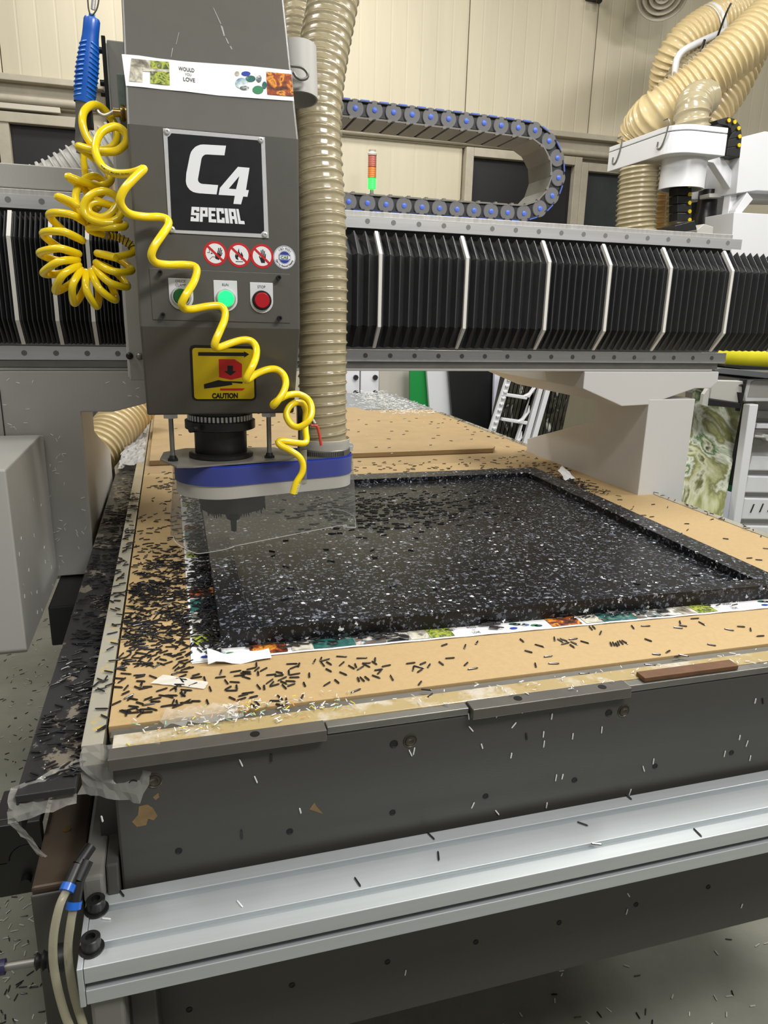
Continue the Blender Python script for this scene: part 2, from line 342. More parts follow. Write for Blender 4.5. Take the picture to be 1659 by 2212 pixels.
for pts in ([(285, 1775), (298, 1760), (300, 1742), (318, 1738), (330, 1745), (340, 1762), (332, 1772), (320, 1768), (316, 1782), (296, 1786)], [(330, 1722), (342, 1712), (344, 1722), (336, 1728)], [(668, 1748), (679, 1733), (684, 1742), (698, 1758)]):
    MB().slabpoly([app(*q) for q in pts], (0, -.0004, 0)).done('tape_residue', mat('tape_residue', (126, 102, 66), .6, var=.25, vs=60), ap)
# side gutter and frame on the left
MB().box(-.174, -.117, .705, 3.15, .912, .920).box(-.174, -.171, .705, 3.15, .87, .912).done('side_gutter', mat('gutter_black', (38, 38, 40), .35, col2=(112, 104, 92), vs=26, lo=.55, hi=.58, bump=.1, bs=400, stretch=(1, .6, 1)), rt, .001)
lb = MB().box(-.172, -.122, .712, 3.2, .70, .80).done('side_rail', M['rust'], rt, .003)
MB().cyl((-.147, .80, .80), (-.147, .80, .8008), .005, n=16).done('screw', M['brass'], lb)
MB().prism([(.708, .793), (.708, .12), (.80, .12), (.80, .698), (.7115, .698), (.7115, .793)], 'x', -.1725, -.1215).done('leg', M['apron'], rt, .004)
MB().box(-.215, -.10, .70, .86, 0, .10).done('foot', M['apron'], rt, .003)
MB().box(-.22, -.124, .86, 1.15, .12, .16).box(-.20, -.13, .87, 1.1, .16, .66).done('frame_gusset', M['black'], rt, .003)
MB().box(-.1195, -.0975, .700, .86, .776, .81).done('side_bracket', mat('bracket_grey', (120, 118, 112), .42), rt, .004)
MB().prism([(.70, .735), (.715, .81), (.80, .81), (.80, .55), (.73, .55)], 'x', -.0965, -.0835).done('side_bracket', M['apron'], rt, .002)
hh = MB(); arc = [(-.193+.019*math.cos(a), .769+.019*math.sin(a)) for a in [math.pi*i/10 for i in range(11)]]
hh.prism([(-.228, .72), (-.174, .72), (-.174, .769)]+[(x, z) for x, z in arc]+[(-.214, .769), (-.228, .769)], 'y', .80, .812)
hh.prism([(-.228, .765), (-.214, .765)]+[(x, z) for x, z in arc[::-1]]+[(-.174, .765), (-.174, .818), (-.22, .818)], 'y', .8, .812).box(-.226, -.174, .812, .87, .806, .818)
hh.done('cable_bracket', M['black'], rt, .0015)
MB().cyl((-.196, .8, .742), (-.196, .79, .742), .006, n=12).done('screw', M['blackm'], rt)
for x in (.05, 1.2):
    for y in (1.9, 3.9): MB().box(x-.05, x+.05, y-.05, y+.05, 0, .55).done('leg', M['apron'], rt, .004)
# ------------------------------------------------------------------ boards on the table
sb = MB().box(-.089, 1.258, .783, 2.148, .920, .940).done('spoilboard', M['mdf'], None, .0008)
tag(sb, 'large tan MDF spoilboard under the black slab, strewn with chips', 'board')
sb2 = MB().box(-.089, 1.258, 2.152, 3.47, .920, .9395).done('spoilboard', M['mdf2'], None, .0008)
tag(sb2, 'worn tan MDF board at the far half of the machine table', 'board')
b2 = MB().prism([(-.075, 2.26), (1.075, 2.29), (1.10, 2.33), (.87, 3.45), (-.075, 3.45)], 'z', .941, .956).done('offcut_board', M['mdf2'], None, .0006)
tag(b2, 'loose tan MDF sheet lying behind the black slab on the far spoilboard', 'board')
# ------------------------------------------------------------------ black slab with milled pocket
FL, FR, BR, BL = np.array([.0485, .951]), np.array([1.015, .925]), np.array([1.036, 1.908]), np.array([.0545, 1.915])
def ins(d0, dl, dr, df):
    def bil(u, v): return FL*(1-u)*(1-v)+FR*u*(1-v)+BR*u*v+BL*(1-u)*v
    return [bil(dl, d0), bil(1-dr, d0), bil(1-dr, 1-df), bil(dl, 1-df)]
o4 = [FL, FR, BR, BL]; i4 = ins(.030, .045, .055, .065)
zt, zp, zb = .968, .953, .9405
s = MB(); v = [(*p, zb) for p in o4]+[(*p, zt) for p in o4]+[(*p, zt) for p in i4]+[(*p, zp) for p in i4]
f = [(3, 2, 1, 0), (12, 13, 14, 15)]
for i in range(4):
    j = (i+1) % 4; f += [(i, j, 4+j, 4+i), (4+i, 4+j, 8+j, 8+i), (8+i, 8+j, 12+j, 12+i)]
slab = s.add(v, f).done('terrazzo_slab', M['terrazzo'], None, .0007)
tag(slab, 'black slab with white flecks and a milled tray recess, taped to the spoilboard', 'slab')
# ------------------------------------------------------------------ printed paper tapes
def strip_print(parent, pf, n, seq, lift=.0006):
    for it in seq:
        k = it[0]
        if k == 'text':
            _, u, v, h = it
            T = text_at('WOULD', u, v+h*.38, h*.26, .01, h*.62)+text_at('YOU', u, v, h*.16, 0, h*.24)+text_at('LOVE', u+h*.04, v-h*.36, h*.26, .01, h*.5)
            decal('lettering', T, pf, M['ink'], parent, lift, n)
        elif k == 'stones':
            _, u, v, w, h = it; cs = [M['navy'], PH['stones'], M['teal'], PH['teal'], PH['stones'], PH['teal'], PH['tools']]
            for i in range(7):
                cx, cy = u+w*(.12+.76*((i*.37) % 1)), v+h*(.2+.6*((i*.61) % 1)); decal('print', [circ(cx, cy, w*.10, 14, ry=h*.12)], pf, cs[i], parent, lift, n)
        else:
            _, u0, u1, v0, v1 = it; decal('print', [[(u0, v0), (u1, v0), (u1, v1), (u0, v1)]], pf, PH[k], parent, lift, n)
def tape_mesh(x0, y0, x1, y1, w, z, waves, curl=None):
    a = np.array([x0, y0]); b = np.array([x1, y1]); L = np.linalg.norm(b-a); d = (b-a)/L; nn = np.array([-d[1], d[0]]); m = 60; q = MB(); v = []
    for i in range(m+1):
        for j in range(3):
            p = a+d*L*i/m+nn*w*j/2; zz = z+waves*(.5+.5*math.sin(i*1.7+j*2.1))*(1 if j != 1 else .3)
            if curl and i > m-6: zz += curl*((i-m+6)/6)**1.6*(1-.4*j)
            if curl and i < 5 and curl < 0: zz += -curl*((5-i)/5)**1.5
            v.append((*p, zz))
    return q.add(v, [(i*3+j, i*3+3+j, i*3+4+j, i*3+1+j) for i in range(m) for j in range(2)], True), (a, d, nn, L)
# front tape
q, (a, d, nn, L) = tape_mesh(.006, .9185, 1.13, .888, .042, .9410, .0008)
tp = q.done('printed_tape', M['paper']); tag(tp, 'printed white paper tape along the front edge of the black slab', 'tape', 'printed paper tapes')
def pf(u, v): p = a+d*u+nn*v; return (p[0], p[1], .9419)
cyc = [('stones', .012, .006, .06, .03)]; u = .080
for r in range(3):
    cyc += [('food', u, u+.052, .005, .036), ('room', u+.058, u+.088, .005, .036), ('teal', u+.089, u+.15, .005, .036), ('tools', u+.151, u+.195, .005, .036), ('eyes', u+.196, u+.232, .005, .036), ('room', u+.233, u+.262, .005, .036), ('garden', u+.263, u+.300, .005, .036), ('text', u+.335, .019, .025), ('stones', u+.39, .006, .065, .03)]; u += .460
strip_print(tp, pf, (0, 0, 1), [c for c in cyc if c[1] < 1.06], .0002)
# left tape
q, (a, d, nn, L) = tape_mesh(.0535, .915, .0535, 1.93, .046, .9408, .0006)
tl = q.done('printed_tape', M['paper']); tag(tl, 'printed white paper tape on the left of the black slab, buried in chips', 'tape', 'printed paper tapes')
a2, d2, n2 = a, d, nn
def pf(u, v): p = a2+d2*u+n2*v; return (p[0], p[1], .9417)
cyc = []; u = .055
for r in range(3):
    cyc += [('garden', u, u+.03, .004, .042), ('room', u+.032, u+.06, .004, .042), ('eyes', u+.06, u+.09, .004, .042), ('tools', u+.092, u+.12, .004, .042), ('teal', u+.12, u+.175, .004, .042), ('food', u+.18, u+.22, .004, .042), ('stones', u+.24, .006, .05, .03), ('text', u+.33, .021, .026)]; u += .39
strip_print(tl, pf, (0, 0, 1), [c for c in cyc if c[1] < .95], .0002)
q, _ = tape_mesh(1.030, .95, 1.052, 1.905, -.016, .9410, .0015, .045)
tg = q.done('printed_tape', M['paper']); tag(tg, 'narrow paper tape at the right of the black slab with a curled far end', 'tape', 'printed paper tapes')
# lifted paper flap at the front-left corner
fl = MB(); g = []
for i in range(9):
    for j in range(5):
        t, w_ = i/8, j/4
        g.append((.028+.085*t, .905+.030*w_-.004*math.sin(t*3), .9425+.012*math.sin(math.pi*min(1, w_*1.1))*(1-t)**.7+.005*math.sin(t*9+w_*3)*(1-t)))
fl.add(g, [(i*5+j, i*5+5+j, i*5+6+j, i*5+1+j) for i in range(8) for j in range(4)], True)
fo = fl.done('tape_flap', M['paper']); tag(fo, 'crumpled lifted paper corner at the front left corner of the black slab', 'tape')
for i in range(2):
    pts = [(.046+.018*i+x, .912+y, .9515-.001*i) for x, y in ((0, 0), (.014, -.001), (.016, .006), (.003, .008))]
# ------------------------------------------------------------------ aluminium rail on the front
ar = thing('aluminium_rail', 'long slotted aluminium profile bolted along the front of the machine table', 'rail', (.5, .66, .731))
y0, y1, z0, z1 = .617, .7135, .731, .776
pr = [(y0, z0), (y1, z0), (y1, z1)]
for c in (.690, .641): pr += [(c+.0045, z1), (c+.0045, z1-.004), (c+.0035, z1-.010), (c-.0035, z1-.010), (c-.0045, z1-.004), (c-.0045, z1)]
pr += [(y0, z1), (y0, z1-.019), (y0+.012, z1-.019), (y0+.012, z1-.028), (y0, z1-.028)]
MB().prism([(y, z) for y, z in pr], 'x', -.1125, 1.32).done('profile', M['alu'], ar, .0008)
MB().box(-.1185, -.113, .616, .714, .730, .777).done('end_plate', M['alu'], ar, .0008)
MB().box(-.1125, 1.3, .6290, .634, .7485, .7565).done('slot_filler', mat('slot_dirt', (60, 58, 54), .6, col2=(170, 168, 160), vs=30, lo=.5, hi=.62, stretch=(.5, 1, 1)), ar)
for px, py in ((209, 1966), (198, 2050)):
    p = W(px, py, 'z', .776); p[2] = .776
    o = MB().lathe([(0, .0125), (.002, .0125), (.0022, .0095), (.0145, .0095), (.0155, .0085), (.0155, .0048), (.010, .0045), (.010, 0)], p, (0, 0, 1), 24).done('bolt', M['blackm'], ar)
br = MB().box(-.111, -.079, .624, .66, .50, .7295).done('support_post', mat('bracket_grey', (120, 118, 112), .42), ar, .004)
MB().box(-.079, -.05, .66, .7205, .50, .72).done('support_post', M['apron'], ar, .003)
# pneumatic tubes with blue push-in fittings
def tube(name, pts, lab):
    t = thing(name, lab, 'tube', tuple(W(*pts[0][:2], 'y', pts[0][2])), 'clear air tubes')
    P = [W(x, y, 'y', z) for x, y, z in pts]
    MB().sweep(P, .0042, 12).done('tube', mat('clear_tube', (214, 208, 180), .12, clear=.72), t)
    dr = P[0]-P[1]; dr /= np.linalg.norm(dr)
    MB().cyl(P[0]-dr*.004, P[0]+dr*.003, .0075, n=18).done('fitting_ring', M['blue'], t)
    MB().cyl(P[0]+dr*.003, P[0]+dr*.022, .0062, n=16).cyl(P[0]+dr*.022, P[0]+dr*.036+np.array([.006, .006, 0]), .0062, n=16).done('fitting', M['black'], t)
tube('air_tube', [(147, 1917, .67), (128, 1960, .655), (115, 2030, .645), (118, 2100, .64), (140, 2190, .63), (175, 2270, .62)], 'outer clear air tube with blue push fitting at the rail end')
tube('air_tube', [(160, 1954, .665), (152, 2000, .655), (147, 2060, .648), (158, 2140, .64), (180, 2215, .63)], 'inner clear air tube with blue push fitting close to the rail end plate')
lv = thing('lever_rod', 'thin steel rod with black rubber boot at the left of the table', 'lever', tuple(W(60, 2080, 'y', .66)))
A, B_ = W(-30, 2096, 'y', .66), W(112, 2071, 'y', .66); dd = (B_-A)/np.linalg.norm(B_-A)
MB().cyl(A, B_, .0042, n=14).done('rod', M['steelg'], lv)
MB().cyl(A, W(12, 2088, 'y', .66), .0075, n=16).done('knob', mat('dark_blue_knob', (38, 36, 66), .3), lv)
MB().lathe([(0, .005), (.002, .0085), (.005, .0062), (.008, .010), (.011, .0075), (.014, .012), (.018, .009), (.021, .0135), (.026, .0135), (.032, .012), (.032, 0)], W(75, 2078, 'y', .66), dd, 20).done('rubber_boot', M['black'], lv)
# ------------------------------------------------------------------ gantry
ga = thing('gantry', 'white gantry bridge with two linear rails spanning the machine table', 'machine', (.5, 1.7, .8))
MB().box(-.62, 1.40, 1.668, 1.86, 1.283, 1.612).done('beam', M['lgrey'], ga, .003)
def rail(z0, z1, x1, zc, ref):
    o = MB().prism([(1.666, z0+.004), (1.648, z0+.004), (1.644, z0+.008), (1.640, z0), (1.640, z1), (1.644, z1-.004), (1.648, z1), (1.666, z1)], 'x', -.62, x1).done('linear_rail', M['steel'], ga)
    x = ref
    while x > -.58: x -= .0597
    while x < x1-.01:
        MB().cyl((x, 1.6405, zc), (x, 1.6396, zc), .0056, n=16).done('bolt_cap', mat('rail_cap', (128, 128, 126), .45), o); x += .0597
rail(1.5825, 1.6070, 1.432, 1.597, .4336)
rail(1.2945, 1.3215, 1.434, 1.308, .4336)
MB().box(-.62, 1.412, 1.652, 1.668, 1.608, 1.619).done('machined_pad', M['steelv'], ga, .001)
MB().box(-.62, 1.412, 1.654, 1.668, 1.572, 1.5815).done('machined_pad', M['blackm'], ga, .001)
MB().box(-.62, 1.418, 1.652, 1.668, 1.322, 1.333).done('machined_pad', M['steelg'], ga, .001)
MB().box(-.62, 1.418, 1.648, 1.668, 1.2785, 1.2935).done('machined_pad', M['steelg'], ga, .001)
MB().box(-.62, 1.40, 1.645, 1.86, 1.2725, 1.2783).done('flange', M['lgrey'], ga, .001)
def leg(sx, x0):
    X = lambda x: x0+sx*x
    def pr(poly, ax, a, b): return MB().prism(poly, ax, a, b)
    arm = [(X(-.20), 1.272), (X(-.20), 1.229), (X(-.08), 1.183), (X(.0), 1.186), (X(.14), 1.228), (X(.19), 1.228), (X(.21), 1.245), (X(.21), 1.272)]
    lp = pr(arm, 'y', 1.641, 2.25).done('leg_bracket', M['white'], ga, .002)
    col = [(1.64, 1.20), (1.64, .795), (2.3, .795), (2.3, .985), (1.887, 1.108), (1.893, 1.20)]
    xa, xb = sorted((X(0), X(.145)))
    pr(col, 'x', xa, xb).done('leg', M['white'], ga, .002)
    return lp
leg(1, 1.21)
MB().prism([(.012, 1.272), (.0, 1.232), (-.055, 1.203), (-.121, 1.186), (-.186, 1.187), (-.186, .824), (-.62, .824), (-.62, 1.272)], 'y', 1.641, 1.66).done('leg_plate', M['lgrey'], ga, .002)  # left leg in grey: shade put into the colour, right leg is white
MB().box(-.337, -.335, 1.6395, 1.6408, .86, 1.235).done('plate_seam', M['black'], ga)
MB().prism([(1.661, 1.20), (1.661, .81), (2.3, .81), (2.3, .985), (1.887, 1.108), (1.893, 1.20)], 'x', -.331, -.187).done('leg', M['beige'], ga, .002)
MB().prism([(.0, 1.272), (-.01, 1.232), (-.055, 1.205), (-.121, 1.188), (-.331, 1.188), (-.331, 1.272)], 'y', 1.661, 2.25).done('leg_bracket', M['lgrey'], ga, .002)  # same grey, shade of the left leg put into its colour
MB().box(1.035, 1.075, 1.70, 1.7005, 1.252, 1.262).done('slot_plug', M['black'], ga)
xa = -.262
dc = MB().prism([(1.255, 1.146), (1.60, 1.146), (1.635, 1.14), (1.635, .822), (1.262, .822), (1.255, .83)], 'x', -.62, xa).done('drive_cover', M['lgrey'], ga, .003)
MB().cyl((xa-.04, 1.62, .80), (xa-.04, 1.62, .83), .006, n=10).done('cover_stud', M['black'], ga)
MB().box(-.26, -.165, 1.47, 2.25, .735, .82).done('drive_carriage', M['black'], ga, .003)
MB().box(-.60, -.128, 1.655, 1.95, 1.6205, 1.664).done('end_tray', M['lgrey'], ga, .002)
# ------------------------------------------------------------------ pleated bellows covers
def bellows(xs, nper, label):
    outer = [(1.600, 1.572), (1.560, 1.5235), (1.560, 1.3745), (1.600, 1.328)]; inner = [(1.614, 1.556), (1.572, 1.520), (1.572, 1.377), (1.603, 1.330)]
    t = thing('bellows_cover', label, 'bellows', (xs[0], 1.56, 1.33)); b = MB(); X = []; K = []
    for s_, e in zip(xs[:-1], xs[1:]):
        w = (e-s_)/nper
        for i in range(nper):
            c_ = s_+w*i+(.006 if i == 0 else 0); h_ = min(.0009, w*.08); X += [c_-h_, c_+h_, s_+w*(i+.62)]; K += [1, 1, 0]
    X.append(xs[-1]); K.append(1); v = []
    for i, (x, k) in enumerate(zip(X, K)):
        sec = outer if k else inner; dx = R_.uniform(-.0008, .0008) if not k else 0; v += [(x+dx, y, z) for y, z in sec]
    fs = [[], []]
    for i in range(len(X)-1):
        for j in range(3): fs[1 if (K[i] and K[i+1]) else 0].append((i*4+j, i*4+j+1, i*4+5+j, i*4+4+j))
    b.add(v, fs[0]).done('pleats', M['bellow'], t)
    MB().add(v, fs[1]).done('fold_edges', M['bellowe'], t)
    for x in xs[1:-1]:
        pr = [(1.599, 1.5735), (1.5585, 1.5245), (1.5585, 1.3735), (1.599, 1.3268), (1.606, 1.332), (1.566, 1.378), (1.566, 1.520), (1.606, 1.568)]
        MB().prism(pr, 'x', x-.0036, x+.0036).done('stiffener_band', M['stripe'], t)
    return t
bellows([.22, .4425, .6415, .8426, 1.002, 1.1685, 1.3473, 1.53, 1.70], 9, 'wide black pleated bellows with white bands to the right of the dust hose')
bellows([-.60, -.48, -.41, -.3445, -.2748, -.2040, -.1388, -.083], 8, 'tightly folded black bellows with white bands at the left of the spindle head')
# ------------------------------------------------------------------ spindle head
hd = thing('spindle_head', 'tall charcoal spindle head with black nameplate, push buttons and dust shroud', 'machine', (.083, 1.345, 1.05))
xl, xr = -.0412, .2068
prof = [(1.272, 1.2275), (1.200, 1.374), (1.200, 1.655), (1.355, 1.93), (1.52, 1.93), (1.52, 1.2275)]
cover = MB().prism(prof, 'x', xl, xr).done('cover', M['head'], hd, .0035)
MB().box(-.080, .245, 1.522, 1.553, 1.268, 1.85).done('carriage_plate', M['lgrey'], hd, .002)
MB().box(-.075, -.0425, 1.478, 1.522, 1.267, 1.842).done('carriage_plate', M['lgrey'], hd, .002)
MB().box(-.083, -.0765, 1.470, 1.478, 1.70, 1.845).done('side_plate', M['blackm'], hd, .001)
for px, py in ((236, 111), (236, 181), (240, 204)):
    p = W(px, py, 'y', 1.478); MB().cyl((-.0825, p[1], p[2]), (-.090, p[1], p[2]), .0052, n=12).done('bolt', M['blackm'], hd)
for px, py, mm in ((302, 770, 'steelg'), (280, 769, 'blackm')):
    p = W(px, py, 'y', 1.478); MB().lathe([(0, .0068), (.003, .0062), (.005, .004), (.0052, 0)], p, (0, -1, 0), 16).done('bolt', M[mm], hd)
MB().box(-.055, -.0425, 1.30, 1.47, 1.68, 1.745).done('sensor_block', mat('sensor_green_grey', (110, 126, 116), .5, var=.3, vs=60), hd, .002)
# face prints: photo points met with the real front plane
def F(px, py): return W(px, py, 'y', 1.2)
NF = (0, -1, 0)
def z4(l, s=4.879, ox=320, oy=260): return [(ox+x/s, oy+y/s) for x, y in l]
npq = [F(*p) for p in z4([(155, 85), (1228, 180), (1270, 1243), (220, 1185)])]
npl = MB().slabpoly(npq, (0, -.0015, 0)).done('nameplate', mat('plate_edge', (206, 206, 208), .35, metal=.3, var=.06, vs=60), hd, .0003)
inn = z4([(245, 138), (1150, 212), (1168, 240), (1190, 252), (1222, 1165), (1200, 1178), (1188, 1195), (290, 1155), (275, 1125), (248, 1105), (205, 178), (228, 165)])
decal('plate_field', [inn], F, mat('plate_black', (26, 27, 30), .32, var=.25, vs=40), npl, .0017, NF)
C = z4([(820, 270), (803, 372), (620, 362), (600, 364), (585, 372), (572, 385), (562, 405), (525, 620), (526, 640), (535, 655), (550, 666), (570, 672), (737, 685), (720, 783), (535, 770), (500, 764), (470, 755), (440, 735), (415, 705), (402, 675), (397, 640), (402, 560), (440, 370), (452, 335), (470, 310), (495, 284), (520, 270), (548, 260), (580, 257)])
f1 = z4([(945, 492), (1067, 503), (1030, 735), (1060, 738), (1045, 808), (1000, 805), (978, 887), (897, 882), (912, 797), (925, 728), (960, 590)])
f2 = z4([(945, 492), (960, 590), (848, 722), (925, 728), (912, 797), (742, 787), (755, 715)])
let = mat('plate_silver', (236, 238, 242), .45)
decal('lettering', [C, f1, f2], F, let, npl, .0020, NF)
LT = {'S': [(0, .78, 1, 1), (0, .60, .36, .78), (0, .42, 1, .60), (.64, .22, 1, .42), (0, 0, 1, .22), (.64, .69, 1, .78), (0, .22, .36, .31)],
      'P': [(0, 0, .36, 1), (.36, .78, 1, 1), (.64, .36, 1, .78), (.36, .36, .64, .56)],
      'E': [(0, 0, .38, 1), (.38, .78, 1, 1), (.38, .42, .86, .60), (.38, 0, 1, .22)],
      'C': [(0, 0, .36, 1), (.36, .78, 1, 1), (.36, 0, 1, .22), (.64, .64, 1, .78), (.64, .22, 1, .36)],
      'I': [(0, 0, 1, 1)], 'A': [(0, 0, .36, 1), (.64, 0, 1, 1), (.36, .78, .64, 1), (.36, .30, .64, .50)], 'L': [(0, 0, .42, 1), (.42, 0, 1, .22)]}
TL, TR, BRq, BLq = [np.array(p) for p in z4([(458, 912), (987, 938), (1018, 1097), (446, 1064)])]
def quad(u, v): return tuple((BLq*(1-u)+BRq*u)*(1-v)+(TL*(1-u)+TR*u)*v)
pol = []
for ch, u0, u1 in (('S', 0, .155), ('P', .17, .32), ('E', .335, .475), ('C', .49, .635), ('I', .65, .715), ('A', .73, .87), ('L', .885, 1)):
    for a, b, c, d in LT[ch]: pol.append([quad(u0+(u1-u0)*p, q) for p, q in ((a, b), (c, b), (c, d), (a, d))])
decal('lettering', pol, F, let, npl, .0020, NF)
for x, y in ((200, 121), (1188, 209), (252, 1153), (1229, 1206)):
    MB().lathe([(0, .0042), (.002, .0040), (.0028, .0028), (.0026, .0013), (.0012, .001), (.0012, 0)], F(*z4([(x, y)])[0])+np.array([0, -.0016, 0]), (0, -1, 0), 16).done('rivet', M['steel'], npl)
# four round stickers
def P2(cx, cz): return lambda u, v: (cx+u*.001, 1.2, cz+v*.001)       # millimetres on the face
def sticker(px, py, r, back, name='sign_sticker'):
    c = F(px, py); p = P2(c[0], c[2]); b = MB(); o = [p(*q) for q in circ(0, 0, r)]
    return b.slabpoly(o, (0, -.0004, 0)).done(name, back, hd), p
hand = [(-1.5, -9), (4.5, -9), (4.5, -4.5), (6.2, -1), (6.4, 4), (5.2, 4), (4.9, 0), (4.4, 0), (4.6, 8), (3.2, 8), (3, .6), (2.5, .6), (2.2, 10), (.7, 10), (.8, .8), (.3, .8), (-.6, 9), (-2, 8.6), (-1.3, -.5), (-2, -2), (-4.2, .8), (-5.2, 0), (-3, -5)]
flame = [(-1, -7.5), (-5, -6), (-6.5, -2), (-5.5, 2), (-4, -1), (-4.2, 4), (-2, 2), (-1.5, 6.5), (0, 10), (.3, 4.5), (2.6, 1.2), (3.4, 5), (5, 2), (6.3, -1.5), (5.4, -5), (2.4, -7.5), (3.2, -4.5), (1.6, -2.4), (.6, -4), (-.4, -1.5), (-2.2, -4)]
for i, (px, py) in enumerate(((465, 547.5), (516.5, 551), (566, 553.5))):
    s_, p = sticker(px, py, 18, M['red'])
    decal('sign_field', [circ(0, 0, 14.5)], p, M['signw'], s_, .0006, NF)
    if i == 0:
        T = math.cos(-.35), math.sin(-.35)
        g = [[(4+(x*T[0]-y*T[1])*.95, (x*T[1]+y*T[0])*.95) for x, y in hand]]
        g += [[(-12, .3), (-8.6, .3), (-8.6, 1.1), (-12, 1.1)], [(-9, .3), (-8.3, .3), (-8.3, 6), (-9, 6)], [(-9, 5.4), (-3.5, 5.4), (-3.5, 6.2), (-9, 6.2)], [(-6.5, -1.5), (-3.5, 0), (-6.5, 1.2)], [(-8.5, -9), (-4, -5), (-4.6, -4.6), (-9.2, -8.8)], [(-4.5, -5.2), (1, -6), (1, -5.3), (-4.5, -4.5)]]
    elif i == 1: g = [flame, [(-5.5, -10.2), (5.5, -10.2), (5.5, -9.2), (-5.5, -9.2)]]
    else: g = [[(x*.95, y*1.05-.5) for x, y in hand]]
    decal('pictogram', g, p, M['ink'], s_, .0008, NF)
    c_, d_ = math.cos(-.74), math.sin(-.74)
    decal('slash', [[(x*c_-y*d_, x*d_+y*c_) for x, y in ((-15.5, -1.7), (15.5, -1.7), (15.5, 1.7), (-15.5, 1.7))]], p, M['red'], s_, .0010, NF)
s_, p = sticker(614.5, 556, 17.4, M['signw'], 'quality_sticker')
decal('sign_ring', ring(0, 0, 16.2, 16.7)+ring(0, 0, 9.6, 9.9), p, M['navy'], s_, .0006, NF)
def arc_text(t, r, a0, a1, h, inward=False):
    out = []; n = len(t)
    for i, ch in enumerate(t):
        if ch == ' ': continue
        a = a0+(a1-a0)*(i+.5)/n; rot = a-math.pi/2 if not inward else a+math.pi/2
        for q in text_at(ch, 0, 0, h, .01): out.append([(r*math.cos(a)+x*math.cos(rot)-y*math.sin(rot), r*math.sin(a)+x*math.sin(rot)+y*math.cos(rot)) for x, y in q])
    return out
decal('lettering', arc_text('ISO 9001', 13, 2.35, .65, 3.4)+arc_text('Quality Assured Company', 13, 3.45, 5.98, 2.9, True), p, M['ink'], s_, .0006, NF)
decal('emblem', [circ(0, 0, 8.8, 20, .5, math.pi-.5), circ(0, 0, 8.8, 20, math.pi+.5, 2*math.pi-.5), [(-8, 3), (8, 3), (8, 3.7), (-8, 3.7)], [(-8, -3.7), (8, -3.7), (8, -3), (-8, -3)], [(-8.6, -3.7), (-7.7, -3.7), (-7.7, 3.7), (-8.6, 3.7)], [(7.4, 2), (8.6, 2), (8.6, 3.7), (7.4, 3.7)], [(7.4, -3.7), (8.6, -3.7), (8.6, -2), (7.4, -2)]], p, M['navy'], s_, .0007, NF)
decal('lettering', text_at('CAS', 0, 0, 4, .02, 12), p, M['teal'], s_, .0009, NF)
# control panel with three buttons
cp = MB().slabpoly([F(322, 579), F(626.5, 592), F(626.5, 698), F(330, 690.5)], (0, -.0012, 0)).done('control_panel', M['head'], hd, .0006)
for px, py in ((346, 589), (601, 600), (352, 680), (603, 687)):
    q = F(px, py); MB().lathe([(0, .0036), (.009, .0036), (.009, .002), (.006, .0018), (.006, 0)], q+np.array([0, -.001, 0]), (0, -1, 0), 14).done('screw', M['black'], cp)
for px, py, txt, bm, h0 in ((391.5, 641, ('CHUCK', 'CLAMP'), 'grnbtn', .0), (487.5, 645, ('RUN',), 'litbtn', .004), (565, 649, ('STOP',), 'redbtn', .0)):
    c = F(px, py); p = P2(c[0], c[2])
    sh = [(-18, 27), (18, 27)]+[(18*math.cos(a), 18*math.sin(a)-1.5) for a in [-math.pi*i/16 for i in range(17)]]
    leg_ = MB().slabpoly([np.array(p(*q))+np.array([0, -.0012, 0]) for q in sh], (0, -.0016, 0)).done('legend_plate', M['whiteb'], hd, .0006)
    T = []
    for i, t in enumerate(txt): T += text_at(t, 0, 20.5-(5.6 if len(txt) > 1 else 0)*i+(2.2 if len(txt) > 1 else 0), 4.0, 0, 3.1*len(t))
    decal('lettering', T, p, M['ink'], leg_, .0031, NF)
    MB().lathe([(0, .0152), (.004, .0150), (.0055, .0138), (.0055, .0118), (.004, .0118)], c+np.array([0, -.0025, 0]), (0, -1, 0), 32).done('bezel', M['steel'] if bm != 'redbtn' else M['blackm'], leg_)
    MB().lathe([(0, .0122), (.006+h0*.4, .0121), (.0076+h0*.4, .0108), (.0079+h0*.4, 0)], c+np.array([0, -.0030, 0]), (0, -1, 0), 32).done('button', M[bm], leg_)
# caution sticker on the sloping lower face
NL = np.array([0, -(1.374-1.2275), -.072]); NL = NL/np.linalg.norm(NL); OL = (0, 1.2, 1.374)
def FL_(px, py): return WP(px, py, OL, NL)
def z5(l): return [(300+x/4.608, 560+y/4.608) for x, y in l]
def rr(x0, y0, x1, y1, x2, y2, x3, y3, k=.05):       # quad with cut corners (TL TR BR BL)
    P = [np.array(q, float) for q in ((x0, y0), (x1, y1), (x2, y2), (x3, y3))]; out = []
    for i in range(4):
        a, b, c = P[i-1], P[i], P[(i+1) % 4]; out += [tuple(b+(a-b)*k), tuple(b+(a-b)*k*.3+(c-b)*k*.3), tuple(b+(c-b)*k)]
    return out
cs = MB().slabpoly([FL_(*q) for q in z5(rr(503, 852, 1160, 868, 1170, 1408, 530, 1408, .07))], NL*.0004).done('caution_sticker', M['ink'], hd)
decal('sign_field', [z5(rr(530, 880, 1138, 890, 1150, 1388, 552, 1390, .05))], FL_, M['signy'], cs, .0006, NL)
decal('pictogram', [z5([(590, 922), (1046, 926), (1046, 914), (1098, 944), (1048, 976), (1048, 962), (590, 958)]), z5([(646, 1242), (790, 1200), (850, 1210), (1030, 1216), (1034, 1222), (1030, 1236), (920, 1226), (932, 1236), (928, 1248), (800, 1268), (650, 1286)])], FL_, M['ink'], cs, .0008, NL)
